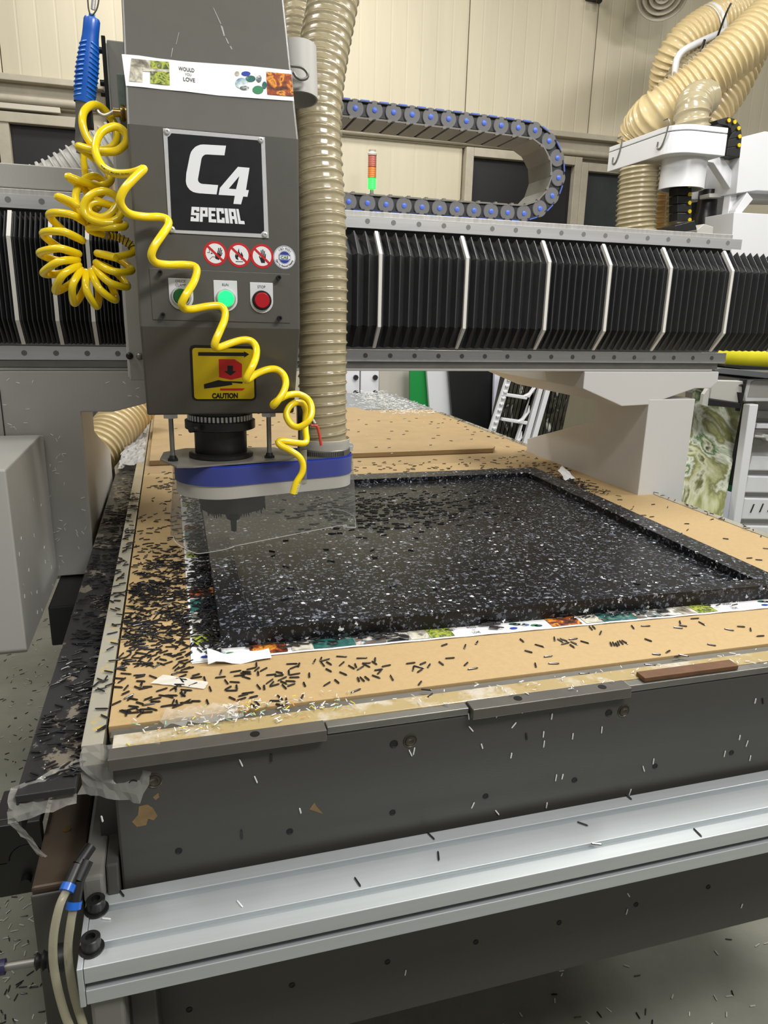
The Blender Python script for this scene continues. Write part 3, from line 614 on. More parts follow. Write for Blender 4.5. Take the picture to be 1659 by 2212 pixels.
decal('pictogram', [z5([(794, 992), (952, 994), (1026, 1040), (1026, 1172), (918, 1198), (798, 1172)]), z5([(808, 1284), (1058, 1282), (1030, 1304), (808, 1304)])], FL_, M['red'], cs, .0008, NL)
decal('pictogram', [z5([(880, 1056), (936, 1058), (936, 1110), (970, 1112), (912, 1156), (846, 1112), (880, 1110)])], FL_, M['ink'], cs, .0010, NL)
c = np.array(FL_(*z5([(857, 1356)])[0])); uy = np.cross(NL, (1, 0, 0)); uy = uy*(1 if uy[2] > 0 else -1)
def pcs(u, v): return c+np.array([u*.001, 0, 0])+uy*v*.001
decal('lettering', text_at('CAUTION', 0, 0, 9.5, .055, 43), pcs, M['ink'], cs, .0008, NL)
# spindle, rods, shroud
sx, sy = .083, 1.345
sp = MB().lathe([(0, .046), (.0, .047), (-.085, .047), (-.088, .0445), (-.17, .0445), (-.17, 0)], (sx, sy, 1.225), (0, 0, 1), 36).done('spindle', M['black'], hd)
MB().lathe([(0, .058), (-.006, .0585), (-.008, .056), (-.018, .056), (-.019, .063), (-.033, .063), (-.035, .058), (-.035, .047)], (sx, sy, 1.2275), (0, 0, 1), 40).done('clamp_ring', M['blackm'], sp)
kr = MB()
for i in range(48):
    a = 2*math.pi*i/48; kr.cyl((sx+.0562*math.cos(a), sy+.0562*math.sin(a), 1.2195), (sx+.0562*math.cos(a), sy+.0562*math.sin(a), 1.210), .0022, n=6)
kr.done('knurled_ring', M['steel'], sp)
MB().cyl((sx-.045, sy-.058, 1.201), (sx-.056, sy-.064, 1.201), .006, n=14).cyl((sx-.05, sy-.061, 1.201), (sx-.053, sy-.070, 1.201), .004, n=10).done('clamp_screw', M['blackm'], sp)
MB().lathe([(0, .058), (.006, .058), (.008, .054), (.008, .047)], (sx, sy, 1.1425), (0, 0, 1), 40).done('flange_ring', M['blackm'], sp)
nx = .101
nose = MB().lathe([(0, .060), (-.050, .060), (-.052, .052), (-.056, .02), (-.075, .012), (-.078, .006), (-.100, .005), (-.100, 0)], (nx, sy, 1.094), (0, 0, 1), 40)
for i in range(80):
    a = 2*math.pi*i/80; c_, s_ = math.cos(a), math.sin(a); nose.slabpoly([(nx+.0605*math.cos(a+q), sy+.0605*math.sin(a+q), z) for q, z in ((-.045, 1.05), (.045, 1.05), (.02, 1.040+R_.uniform(-.006, .006)))], (-.002*c_, -.002*s_, 0))
nose.done('collet_nose', M['black'], sp)
for px in (370.5, 581):
    p = W(px, 935, 'y', 1.31); zt_, zb_ = 1.2275, 1.141
    r_ = MB().cyl((p[0], 1.31, zb_), (p[0], 1.31, zt_), .0042, n=14).done('guide_rod', M['steelg'], hd)
    MB().cyl((p[0], 1.31, zt_-.001), (p[0], 1.31, zt_-.010), .0135, n=6, smooth=False).done('nut', M['steel'], r_)
    MB().cyl((p[0], 1.31, zb_), (p[0], 1.31, zb_+.005), .010, n=6, smooth=False).lathe([(.005, .007), (.010, .0055), (.010, 0)], (p[0], 1.31, zb_), (0, 0, 1), 12).done('nut', M['blackm'], r_)
hx, hy = .279, 1.36                                 # dust hose axis at the shroud
def stad(d, n=18):                                  # plan of the shroud: circle round the spindle and circle round the hose
    r0, r1 = .083+d, .052+d; L = math.hypot(hx-sx, hy-sy); th = math.atan2(hy-sy, hx-sx); al = math.acos((r0-r1)/L)
    A = [(sx+r0*math.cos(t), sy+r0*math.sin(t)) for t in np.linspace(th+al, th+2*math.pi-al, n*2)]
    B = [(hx+r1*math.cos(t), hy+r1*math.sin(t)) for t in np.linspace(th-al, th+al, n)]
    return A+B
def wall_ring(d0, d1, z0, z1):
    a, b = stad(d1), stad(d0); n = len(a); v = [(*p, z1) for p in a]+[(*p, z0) for p in a]+[(*p, z1) for p in b]+[(*p, z0) for p in b]
    m = MB()
    sm = [(i, i+n, (i+1) % n+n, (i+1) % n) for i in range(n)]+[(2*n+(i+1) % n, 3*n+(i+1) % n, 3*n+i, 2*n+i) for i in range(n)]
    return m.add(v, sm, True).add(v, [(i, (i+1) % n, 2*n+(i+1) % n, 2*n+i) for i in range(n)]+[(n+i, 3*n+i, 3*n+(i+1) % n, n+(i+1) % n) for i in range(n)])
sh = MB().prism(stad(-.001), 'z', 1.120, 1.1305).done('shroud', M['whiteb'], hd, .001)
wall_ring(-.004, .0, 1.078, 1.126).done('skirt', mat('skirt_white', (216, 212, 202), .45), sh)
wall_ring(.0005, .0022, 1.102, 1.138).done('blue_band', M['blueband'], sh)
MB().prism([(-.026, 1.330), (.002, 1.258), (.03, 1.255), (.20, 1.292), (.225, 1.33), (.19, 1.415), (.02, 1.43), (-.02, 1.395)], 'z', 1.1385, 1.1415).done('top_plate', mat('plate_grey', (150, 146, 138), .4, metal=.5, var=.15, vs=30), sh)
cu = MB(); n = len(stad(0)); v = []
zs = [1.136, 1.10, 1.06, 1.03, 1.0]
for k, z in enumerate(zs):
    q = stad(.0042+.0105*(k/4)**1.3)
    for i, p in enumerate(q):
        wv = .5+.5*math.sin(i*.55+1.2); low = .012*math.sin(i*.41) if k == 4 else 0
        o_ = .003*math.sin(i*.9+k)*k/4
        v.append((p[0]+o_, p[1]-o_, z-(.012 if (k == 4 and p[0] < .14) else 0)+low*.6))
cu.add(v, [(k*n+i, (k+1)*n+i, (k+1)*n+(i+1) % n, k*n+(i+1) % n) for k in range(4) for i in range(n)], True)
cu.done('clear_curtain', M['curtain'], sh)
ed = [v[4*n+i] for i in range(0, n)]; ed.append(ed[0])
MB().sweep(ed, .0007, 6, .01, False).done('curtain_hem', mat('curtain_edge', (214, 214, 208), .1, clear=.35), sh)
# hose hook with brass knob and the air valve at the shroud
kb = W(268, 245, 'y', 1.30)
hk = MB().lathe([(0, .012), (.004, .012), (.004, .010), (.007, .012), (.011, .012), (.011, .006), (.022, .006), (.022, 0)], (xl, 1.30, kb[2]), (-1, 0, 0), 20).done('hose_hook', M['brass'], hd)
MB().sweep([W(x, y, 'y', 1.30) for x, y in ((250, 237), (236, 246), (224, 249), (213, 243), (210, 234), (216, 226))], .0026, 8).done('hook_wire', M['steel'], hk)
av = thing('air_valve', 'small black blow-off valve with red lever in front of the dust hose', 'valve', (.226, 1.298, 1.10))
vx = .2275; vy = 1.297
MB().box(vx-.011, vx+.011, vy-.008, vy+.008, 1.196, 1.243).cyl((vx, vy, 1.243), (vx, vy, 1.25), .008, n=14).done('valve_body', M['black'], av, .002)
MB().cyl((vx, vy, 1.196), (vx, vy, 1.172), .0095, n=8, smooth=False).lathe([(0, .0105), (.004, .0115), (.008, .0105), (.011, .0105)], (vx, vy, 1.172), (0, 0, -1), 16).done('coupling', M['steelg'], av)
MB().cyl((vx, vy, 1.165), (vx, vy, 1.095), .0068, n=16).done('nozzle_tube', mat('clear_tube', (214, 208, 180), .12, clear=.72), av)
pl = [W(x, y, 'y', 1.285) for x, y in ((672, 919), (684, 920), (689, 935), (694, 962))]
MB().sweep(pl, .0026, 8).done('lever', mat('red_lever', (206, 72, 58), .4), av)
MB().cyl((vx+.01, vy, 1.222), (vx+.02, vy-.012, 1.205), .004, n=10).done('lever_pivot', M['steelg'], av)
# ------------------------------------------------------------------ dust hoses
def hose(name, label, pts, r, pitch, amp, m, group='ribbed dust hoses', n=28, spiral=True, loc=None, pw=3, wire=0):
    def rf(s_, th):
        ph = s_/pitch*2*math.pi-(th if spiral else 0*th); return r-amp+amp*2*(.5+.5*np.cos(ph))**pw
    o = MB().sweep(pts, r, n, pitch/8, False, rf).done(name, m, sharp=False)
    if wire:                                            # the spiral wire moulded into the wall
        G = spline(pts, pitch/24); T = np.gradient(G, axis=0); T /= np.linalg.norm(T, axis=1)[:, None]
        S = np.concatenate([[0], np.cumsum(np.linalg.norm(np.diff(G, axis=0), axis=1))]); u = np.cross(T[0], (0, 0, 1)) if abs(T[0][2]) < .9 else np.cross(T[0], (0, 1, 0)); H = []
        for i in range(len(G)):
            u = u-T[i]*(u@T[i]); u /= np.linalg.norm(u); w = np.cross(T[i], u); a = S[i]/pitch*2*math.pi-.75
            H.append(G[i]+(r-amp*.75)*(math.cos(a)*u+math.sin(a)*w))
        MB().sweep(H, wire, 5, .004, False).done('spiral_wire', mat('hose_wire', (118, 100, 66), .4), o)
    return tag(o, label, 'hose', group)
hp = [(hx, hy, 1.135), (hx-.002, 1.362, 1.22), (hx-.001, 1.368, 1.32), (hx+.002, 1.38, 1.45), (hx+.002, 1.40, 1.58), (hx-.001, 1.425, 1.70), (hx+.008, 1.45, 1.80), (hx+.026, 1.475, 1.88), (hx+.05, 1.50, 1.98), (hx+.07, 1.53, 2.1)]
hose('dust_hose', 'translucent ribbed dust hose rising from the shroud beside the charcoal head', hp, .0458, .0186, .0016, M['hose'], pw=7, wire=.0012)
cl = thing('hose_clamp', 'steel worm-drive clamp round the foot of the dust hose', 'clamp', (hx, hy, 1.14))
MB().lathe([(0, .050), (.001, .051), (.012, .051), (.013, .050)], (hx, hy, 1.137), (0, 0, 1), 40).done('band', M['steelg'], cl)
MB().lathe([(.013, .0495), (.03, .0500), (.031, .049)], (hx, hy, 1.137), (0, 0, 1), 40).done('cuff', mat('clear_cuff', (190, 188, 180), .15, clear=.3), cl)
MB().cyl((hx+.052, hy-.006, 1.150), (hx+.052, hy+.012, 1.150), .006, n=12).box(hx+.046, hx+.056, hy-.008, hy+.01, 1.141, 1.150).done('worm_screw', M['steel'], cl)
tk = MB()
for i in range(26):
    a = math.radians(200+4.2*i); u = np.array([math.cos(a), math.sin(a), 0]); t_ = np.array([-u[1], u[0], 0]); p = np.array([hx, hy, 0])+u*.0513
    tk.slabpoly([p+t_*.0008+np.array([0, 0, 1.139]), p-t_*.0008+np.array([0, 0, 1.139]), p-t_*.0008+np.array([0, 0, 1.147]), p+t_*.0008+np.array([0, 0, 1.147])], u*-.0003)
tk.done('band_slots', M['black'], cl)
hose('dust_hose', 'second ribbed dust hose partly hidden behind the head and the main dust hose', [W(x, y, 'y', z) for x, y, z in ((628, 190, 1.72), (633, 120, 1.74), (641, 60, 1.76), (650, 0, 1.78), (664, -90, 1.82))], .040, .0186, .002, M['hose'], pw=6, wire=.0012)
hb = thing('hose_holder', 'grey sleeve bracket with a wire hook at the right of the head', 'bracket', (.236, 1.36, 1.73))
MB().lathe([(0, .030), (0, .0325), (.082, .0325), (.082, .030), (0, .030)], (.229, 1.33, 1.742), (0, .16, 1), 32).done('sleeve', M['lgrey'], hb)
wk = [(628, 142), (652, 146), (664, 158), (663, 168), (652, 172), (640, 166), (634, 156)]
MB().sweep([W(x, y, 'y', 1.285) for x, y in wk], .0024, 8).done('hook', M['steelg'], hb)
# printed tape wrapped over the upper sloping face of the head
NU = np.array([0, -(1.93-1.655), .155]); NU /= np.linalg.norm(NU); OU = (0, 1.2, 1.655)
def FU(px, py): return WP(px, py, OU, NU)
th_ = MB(); top = [(263, 118), (300, 121), (340, 127), (400, 134), (470, 139), (540, 144), (629, 153)]; bot = [(272, 186), (310, 190), (350, 194), (400, 199), (470, 207), (540, 213), (635, 219)]
v = [FU(*p)+NU*.0010 for p in top]+[FU(*p)+NU*(.0008+.0006*(i % 2)) for i, p in enumerate(bot)]; k = len(top)
th_.add(v, [(i, i+k, i+k+1, i+1) for i in range(k-1)], True)
tp2 = th_.done('printed_tape', M['paper']); tag(tp2, 'printed white paper tape stuck across the top of the charcoal spindle head', 'tape', 'printed paper tapes')
decal('print', [[(284, 128), (309, 131), (308, 180), (279, 177)]], FU, PH['room'], tp2, .0018, NU)
decal('print', [[(309, 131), (365, 136), (366, 158), (309, 156)], ], FU, PH['room'], tp2, .0018, NU)
decal('print', [[(325, 156), (366, 158), (367, 186), (325, 182)], [(325, 133), (365, 136), (366, 152), (325, 150)]], FU, PH['garden'], tp2, .0020, NU)
decal('print', [[(575, 157), (629, 162), (634, 210), (577, 206)]], FU, PH['food'], tp2, .0018, NU)
for cx, cy, rx, ry, mm in ((531, 161, 10, 5, M['navy']), (522, 182, 14, 12, PH['stones']), (541, 172, 11, 7, PH['teal']), (559, 172, 6, 8, PH['tools']), (557, 196, 12, 9, M['teal']), (571, 186, 5, 8, PH['teal']), (528, 192, 10, 5, PH['tools']), (512, 161, 5, 5, PH['room'])):
    decal('print', [circ(cx, cy, rx, 18, ry=ry)], FU, mm, tp2, .0018, NU)
c0 = FU(405, 163); uu = np.array([.995, 0, -.02]); uv = np.cross(NU, (1, 0, 0)); uv = uv*(1 if uv[2] > 0 else -1)
def pt(u, v): return c0+uu*u*.001+uv*v*.001
decal('lettering', text_at('WOULD', -1, 9, 7, .01, 23)+text_at('YOU', 1, 0, 5, .0, 9)+text_at('LOVE', 2, -9, 7, .01, 17), pt, M['ink'], tp2, .0020, NU)
scr = [[(459, 14), (463, 20), (478, 52), (476, 52)], [(476, 54), (481, 58), (486, 78), (483, 78)], [(486, 80), (490, 84), (495, 95), (492, 94)], [(496, 100), (499, 100), (502, 107), (500, 107)], [(386, 70), (387, 70), (381, 96), (380, 96)], [(372, 104), (374, 104), (370, 124), (369, 124)]]
decal('scratch', scr, FU, mat('scratch', (150, 149, 146), .5), cover, .0003, NU)
# ------------------------------------------------------------------ yellow coiled air hose
def zz(l, ox, oy, s): return [(ox+a[0]/s, oy+a[1]/s, a[2]) for a in l]
A3 = lambda l: zz(l, 60, 200, 4.1475)
A5 = lambda l: zz(l, 300, 560, 4.608)
A6 = lambda l: zz(l, 330, 840, 3.53)
strA = A3([(610, 600, 1.285), (540, 545, 1.275), (455, 482, 1.262), (560, 512, 1.25), (690, 530, 1.24), (800, 520, 1.235), (878, 450, 1.235), (880, 370, 1.235), (810, 310, 1.235), (720, 318, 1.232), (645, 372, 1.225), (605, 480, 1.215), (622, 580, 1.205), (680, 672, 1.195), (780, 722, 1.18), (900, 725, 1.165), (985, 705, 1.155), (1038, 684, 1.150), (960, 762, 1.142), (870, 860, 1.135), (828, 955, 1.135), (850, 1032, 1.14), (920, 1090, 1.15), (1050, 1113, 1.168), (1180, 1115, 1.178), (1250, 1138, 1.176), (1258, 1190, 1.168), (1200, 1280, 1.15), (1130, 1385, 1.14), (1108, 1465, 1.14), (1150, 1525, 1.148), (1260, 1542, 1.165), (1400, 1542, 1.178), (1490, 1555, 1.18), (1515, 1600, 1.172), (1485, 1700, 1.155), (1415, 1815, 1.14), (1380, 1885, 1.14)])
strA += A5([(430, 455, 1.142), (450, 490, 1.15), (530, 496, 1.165), (680, 470, 1.178), (800, 465, 1.182), (855, 515, 1.178), (852, 600, 1.165), (812, 700, 1.15), (768, 800, 1.142), (752, 860, 1.143), (785, 882, 1.152), (900, 840, 1.172), (1020, 806, 1.186), (1110, 812, 1.19), (1165, 870, 1.184), (1165, 970, 1.172), (1128, 1070, 1.158), (1072, 1175, 1.155), (1080, 1202, 1.162), (1170, 1140, 1.185), (1280, 1098, 1.205), (1370, 1096, 1.212), (1440, 1150, 1.21), (1462, 1240, 1.2), (1430, 1340, 1.19), (1370, 1425, 1.185)])
strA += A6([(918, 130, 1.19), (922, 112, 1.197), (970, 75, 1.215), (1040, 45, 1.235), (1120, 43, 1.245), (1190, 88, 1.24), (1212, 165, 1.23), (1190, 240, 1.222), (1120, 290, 1.222), (1060, 275, 1.228), (1020, 210, 1.236), (1032, 150, 1.244), (1080, 108, 1.252), (1140, 110, 1.262), (1166, 165, 1.272), (1164, 240, 1.272), (1164, 320, 1.262), (1172, 385, 1.25), (1155, 415, 1.242), (1080, 410, 1.235), (990, 396, 1.232), (957, 406, 1.23), (975, 432, 1.226), (1040, 466, 1.22), (1110, 512, 1.216), (1143, 570, 1.214), (1138, 640, 1.212), (1092, 720, 1.208), (1068, 800, 1.206)])
topl = A3([(645, 545, 1.272), (590, 485, 1.262), (520, 380, 1.262), (490, 270, 1.265), (505, 170, 1.275), (575, 112, 1.29), (650, 125, 1.305), (720, 195, 1.312), (780, 290, 1.31), (800, 400, 1.30), (765, 480, 1.28), (690, 512, 1.27), (600, 510, 1.268), (455, 482, 1.264)])
vert = A3([(485, 260, 1.31), (490, 420, 1.31), (500, 600, 1.31), (520, 760, 1.312), (545, 850, 1.315), (600, 950, 1.32), (640, 1010, 1.315), (600, 1050, 1.30), (545, 1000, 1.29), (590, 960, 1.285), (680, 985, 1.28), (780, 1020, 1.28)])
b1 = A3([(715, 740, 1.32), (748, 770, 1.315), (720, 815, 1.305), (640, 835, 1.295), (540, 815, 1.285), (450, 785, 1.275), (362, 752, 1.272), (440, 812, 1.285), (510, 870, 1.30), (590, 950, 1.31), (700, 850, 1.315), (640, 765, 1.31), (560, 752, 1.30), (480, 805, 1.29), (432, 900, 1.28), (440, 1000, 1.272), (490, 1080, 1.266), (590, 1140, 1.262), (700, 1162, 1.262), (800, 1130, 1.266), (838, 1060, 1.272), (800, 940, 1.272), (720, 890, 1.268), (620, 890, 1.262), (530, 950, 1.258), (500, 1040, 1.256), (540, 1120, 1.254), (650, 1162, 1.254), (760, 1168, 1.258)])
b2 = A3([(800, 1040, 1.285), (700, 1000, 1.275), (600, 985, 1.268), (545, 1020, 1.264), (560, 1080, 1.262), (650, 1115, 1.262), (740, 1080, 1.266), (800, 1000, 1.272)])
b3 = A3([(560, 1165, 1.275), (500, 1110, 1.28), (400, 1010, 1.285), (268, 932, 1.28), (390, 975, 1.272), (480, 1030, 1.268), (600, 1060, 1.29)])
I = [(545, 1180), (490, 1325), (455, 1445), (445, 1497), (455, 1545), (477, 1588), (522, 1608), (567, 1600), (603, 1575), (613, 1525), (622, 1440)]
O = [(192, 1092), (135, 1262), (106, 1440), (138, 1620), (248, 1780), (418, 1888), (622, 1915), (788, 1858), (893, 1738), (932, 1590), (950, 1430)]
fan = []
for k in range(len(I)):
    i0, o0 = np.array(I[k], float), np.array(O[k], float); m_ = (i0+o0)/2; dr = (o0-i0); pn = np.array([-dr[1], dr[0]])/np.linalg.norm(dr)
    w = 46
    fan += [(*(i0+0), 1.285), (*(m_+pn*w), 1.258), (*o0, 1.285)]
    if k+1 < len(I):
        i1 = np.array(I[k+1], float); fan.append((*((o0+i1)/2-pn*38), 1.312))
fan = A3(fan[:-1])
tail = A3([(622, 1440, 1.285), (760, 1470, 1.275), (900, 1448, 1.285), (950, 1420, 1.295), (925, 1370, 1.30), (860, 1320, 1.30), (780, 1290, 1.298), (690, 1272, 1.29), (600, 1252, 1.28), (545, 1222, 1.272), (600, 1205, 1.262), (740, 1208, 1.258), (850, 1205, 1.265), (870, 1180, 1.28), (800, 1168, 1.285)])
def W3(l): return [W(x, y, 'y', d) for x, y, d in l]
yh = thing('coiled_air_hose', 'bright yellow coiled air hose looped over the hook and trailing across the head', 'hose', (-.06, 1.26, 1.35))
mb = MB()
for s_, r in ((strA, .0058), (topl, .0058), (vert, .0050), (b1, .0056), (b2, .0054), (b3, .0056), (fan, .0058), (tail, .0056)):
    mb.sweep(W3(s_), r, 12, .004)
mb.done('hose_coil', M['yellow'], yh)
g = spline(W3(tail), .002)[92:150]; gd = MB()
tt = W3(A3([(942, 1400, 1.298), (925, 1370, 1.30), (860, 1320, 1.30), (780, 1290, 1.298), (700, 1274, 1.291)])); G = spline(tt, .0006); hx_ = []
T = np.gradient(G, axis=0); T /= np.linalg.norm(T, axis=1)[:, None]
for i in range(len(G)):
    u = np.cross(T[i], (0, 1, 0)); u /= np.linalg.norm(u); w = np.cross(T[i], u); a = i*.6; hx_.append(G[i]+.0068*(math.cos(a)*u+math.sin(a)*w))
MB().sweep(hx_, .0007, 5, .002).done('spring_guard', M['blackm'], yh)
MB().cyl(tt[-1]+np.array([.004, 0, -.001]), tt[-1]+np.array([-.006, 0, .001]), .0068, n=16).done('ferrule', M['steelg'], yh)
e0, e1 = W3(strA[-2:]); u_ = (e1-e0)/np.linalg.norm(e1-e0); thr = MB()
for k in range(7): thr.cyl(e1-u_*(.018-.0026*k)+np.array([.002, .001, 0]), e1-u_*(.0165-.0026*k)+np.array([.002, .001, 0]), .0062, n=12)
thr.done('thread_end', mat('pale_yellow', (238, 226, 150), .4), yh)
# small black print along the hose
PT = spline(W3(strA[11:19]), .0005); st = int(len(PT)*.30); pr = []
for i, ch in enumerate('PNEUMATICS MARCHEWS CALIBRE'):
    j = st+int(i*.0024/.0005*.82)
    if ch == ' ' or j+2 >= len(PT): continue
    t = PT[j+2]-PT[j]; t /= np.linalg.norm(t); nv = (CAM-PT[j]); nv -= t*(nv@t); nv /= np.linalg.norm(nv); up = np.cross(nv, t)
    for q in text_at(ch, 0, 0, .0022, .01): pr.append([tuple(PT[j]+t*x+up*y+nv*.0061) for x, y in q])
pb = MB()
for q in pr: pb.add(q, [tuple(range(len(q)))])
pb.done('lettering', M['ink'], yh)
# ------------------------------------------------------------------ blue screw-grip air tool hanging from a wire
bt = thing('air_blow_gun', 'blue ribbed plastic handle hanging from a wire beside the head', 'tool', tuple(W(185, 200, 'y', 1.31)))
top_, bo_ = W(199, 40, 'y', 1.31), W(184, 203, 'y', 1.31); dn = bo_-top_; Lh = np.linalg.norm(dn); dn /= Lh
MB().lathe([(0, .0105), (.003, .0118), (.018, .0118), (.026, .0120), (.045, .0142), (.07, .0160), (.095, .0156), (.113, .0138), (.118, .0150), (Lh-.004, .0158), (Lh, .0140), (Lh, 0)], top_, dn, 28).done('grip', M['blue'], bt)
fin = MB(); sd = np.cross(dn, (0, 1, 0)); sd /= np.linalg.norm(sd); fw_ = np.cross(sd, dn); fw_ = fw_ if fw_[1] < 0 else -fw_
def gr(h): return float(np.interp(h, [.026, .045, .07, .095, .113], [.0120, .0142, .0160, .0156, .0138]))
for k in range(12):
    h = .034+k*.0067
    for sg in (-1, 1):
        pts = [top_+dn*(h+.0045*abs(math.sin(a)))+(sd*math.sin(a)*sg+fw_*math.cos(a))*(gr(h)+.0006) for a in (.22, .5, .8, 1.1, 1.4)]
        fin.sweep(pts, .0014, 6, .003)
fin.done('grip_rib', mat('bright_blue_plastic', (40, 128, 226), .35), bt)
MB().box(-.0042, .0042, -.003, .003, -.016, .006).done('hanger_tab', mat('bright_blue_plastic', (40, 128, 226), .35), None, .001)
ht = bpy.data.objects['hanger_tab']; ht.parent = bt; ht.location = top_-ORG[bt.name]
MB().sweep([W(x, y, 'y', z) for x, y, z in ((188, -30, 1.31), (190, 5, 1.305), (192, 22, 1.302), (197, 33, 1.300), (206, 25, 1.302), (212, 8, 1.305), (216, -30, 1.31))], .0011, 6).done('hanging_wire', M['black'], bt)
MB().cyl(top_-dn*.03, top_-dn*.012, .0032, n=10).done('hook_stem', M['steel'], bt)
c0 = bo_; MB().lathe([(0, .008), (.004, .008), (.006, .0135), (.010, .0138), (.016, .0125), (.02, .0118), (.03, .0116), (.034, .0105), (.05, .0105), (.053, .009), (.075, .0085), (.078, .0055), (.085, .0052), (.085, 0)], c0, dn, 24).done('quick_coupling', M['steelg'], bt)
MB().box(-.0055, .0055, -.006, .006, -.016, .016).done('coupling_lever', M['blackm'], None, .0015)
cl_ = bpy.data.objects['coupling_lever']; cl_.parent = bt; cl_.location = W(192, 255, 'y', 1.30)-ORG[bt.name]
# ------------------------------------------------------------------ cable chain on top of the gantry
ch = thing('cable_chain', 'grey plastic cable chain with blue pins curling back over the gantry', 'cable chain', (.6, 1.72, 1.62))
CP = [(740+x/3.318, 180+y/3.318) for x, y in [(92, 178), (230, 193), (366, 208), (499, 224), (631, 240), (760, 255), (887, 270), (1014, 285), (1137, 302), (1259, 318), (1380, 336), (1480, 412), (1540, 535), (1547, 677), (1502, 806), (1414, 898), (1300, 932), (1183, 926), (1064, 918), (942, 911), (820, 903), (695, 895), (569, 887), (441, 877), (311, 868), (178, 858)]]
CW = [W(x, y, 'y', 1.72) for x, y in CP]; CW = [CW[0]-(CW[1]-CW[0])*k for k in (4, 3, 2, 1)]+CW+[CW[-1]+(CW[-1]-CW[-2])*k for k in (1, 2, 3, 4)]
def local(name, b, m): o = b.done(name, m); COL.objects.unlink(o); return o
Wd = .115
dsk = MB().lathe([(0, .0196), (.002, .0196), (.0025, .0186), (.003, .0186), (.0034, .0196), (.004, .019), (.0055, .0186), (.0055, 0)], (0, .0055, 0), (0, -1, 0), 26)
DSC = local('link_disc', dsk, M['chaing']); dsk = MB()
dsk.box(0, .044, .006, .010, -.0165, .0165).box(.014, .030, .004, .006, -.014, .015)
LK = local('link', dsk, M['chaind'])
CAPo = local('pin_cap', MB().lathe([(0, .0056), (.0012, .0056), (.0018, .0048), (.0020, 0)], (0, 0, 0), (0, -1, 0), 16).box(-.0006, .0006, -.0023, -.0019, -.0026, .0026), M['capblue'])
CLP = local('cross_clip', MB().box(.012, .032, -.001, .012, .0150, .0185), M['capblue'])
BAR = local('outer_bar', MB().box(.004, .04, .004, Wd, .0150, .0175).box(.006, .038, -.002, .01, .0135, .0155), M['chaind'])
RSD = local('rear_link', MB().lathe([(0, .019), (.005, .019), (.005, 0)], (0, Wd, 0), (0, 1, 0), 20).box(0, .044, Wd-.006, Wd+.001, -.0165, .0165), M['chaing'])
TRD = local('tread', MB().box(.003, .0405, -.001, Wd+.001, -.0200, -.0165).box(.030, .037, -.002, .006, -.022, -.016), M['chaint'])
nL = len(CW)
for i in range(nL-1):
    t = CW[i+1]-CW[i]; th_r = math.atan2(-t[2], t[0])
    Mx = Matrix.Translation(Vector(CW[i])) @ Matrix.Rotation(th_r, 4, 'Y') @ Matrix.Scale(float(np.linalg.norm(t))/.0441, 4, (1, 0, 0))
    Mi = Matrix.Translation(-Vector(ORG[ch.name])) @ Mx
    lk = LK.copy(); COL.objects.link(lk); lk.parent = ch; lk.matrix_local = Mi
    for src in (DSC, CAPo, CLP, BAR, TRD, RSD):
        d_ = src.copy(); COL.objects.link(d_); d_.parent = lk
for q in (LK, DSC, CAPo, CLP, BAR, TRD, RSD): bpy.data.objects.remove(q)
# ------------------------------------------------------------------ grey conduit at the back left, signal tower, diffuser
def rf_sq(s_, th): return .052 if (s_/.0165) % 1 < .35 else .046
tag(MB().sweep([W(x, y, 'y', 1.93) for x, y in ((60, 420), (130, 388), (190, 352), (240, 322), (300, 290))], .05, 24, .0024, True, rf_sq).done('corrugated_conduit', M['lgrey']), 'light grey corrugated conduit behind the left end of the gantry', 'conduit')
stw = thing('signal_tower', 'small signal lamp with red, amber and lit green segments', 'lamp', tuple(W(803, 412, 'y', 4.6)))
q = W(803, 410, 'y', 4.6); rr_ = .026
MB().cyl((q[0], q[1], 0), (q[0], q[1], q[2]), .010, n=10).done('pole', M['steelg'], stw)
for k, (nm, c, e, es) in enumerate((('green', (40, 240, 70), (60, 255, 90), 1.5), ('amber', (200, 120, 50), None, 0), ('red', (170, 92, 80), None, 0))):
    b = MB()
    z = q[2]+.005+k*.062
    b.lathe([(0, rr_)]+sum([[(.012*j, rr_), (.012*j+.006, rr_*.93), (.012*j+.011, rr_)] for j in range(5)], [])+[(.06, 0)], (q[0], q[1], z), (0, 0, 1), 18)
    b.done('lamp_segment', mat('tower_'+nm, c, .3, emis=e, es=es), stw)
MB().lathe([(0, rr_), (.01, rr_*1.1), (.02, rr_*.7), (.03, rr_*.9), (.032, 0)], (q[0], q[1], q[2]+.191), (0, 0, 1), 14).done('wrapped_cap', mat('tower_wrap', (206, 196, 186), .4), stw)
df = thing('ceiling_diffuser', 'round white louvred air diffuser at the top of the cream wall', 'vent', tuple(W(1425, 0, 'y', 4.6)))
dc_ = W(1432, -12, 'y', 4.6); dax = np.array([-.34, -.62, -.70]); dax /= np.linalg.norm(dax)
for r0 in (.16, .122, .085, .05, .02):
    MB().lathe([(.0+.14*(.16-r0), r0), (.004+.14*(.16-r0), r0-.004), (-.022+.1*(.16-r0), r0-.026 if r0 > .03 else .001), (-.030, max(.0, r0-.03)), (-.034, r0*.95), (.0+.14*(.16-r0), r0)], dc_, dax, 40).done('louvre_ring', M['trim'], df)
MB().cyl(dc_-dax*.03, dc_-dax*.5, .12, n=28).done('duct', M['trim'], df)
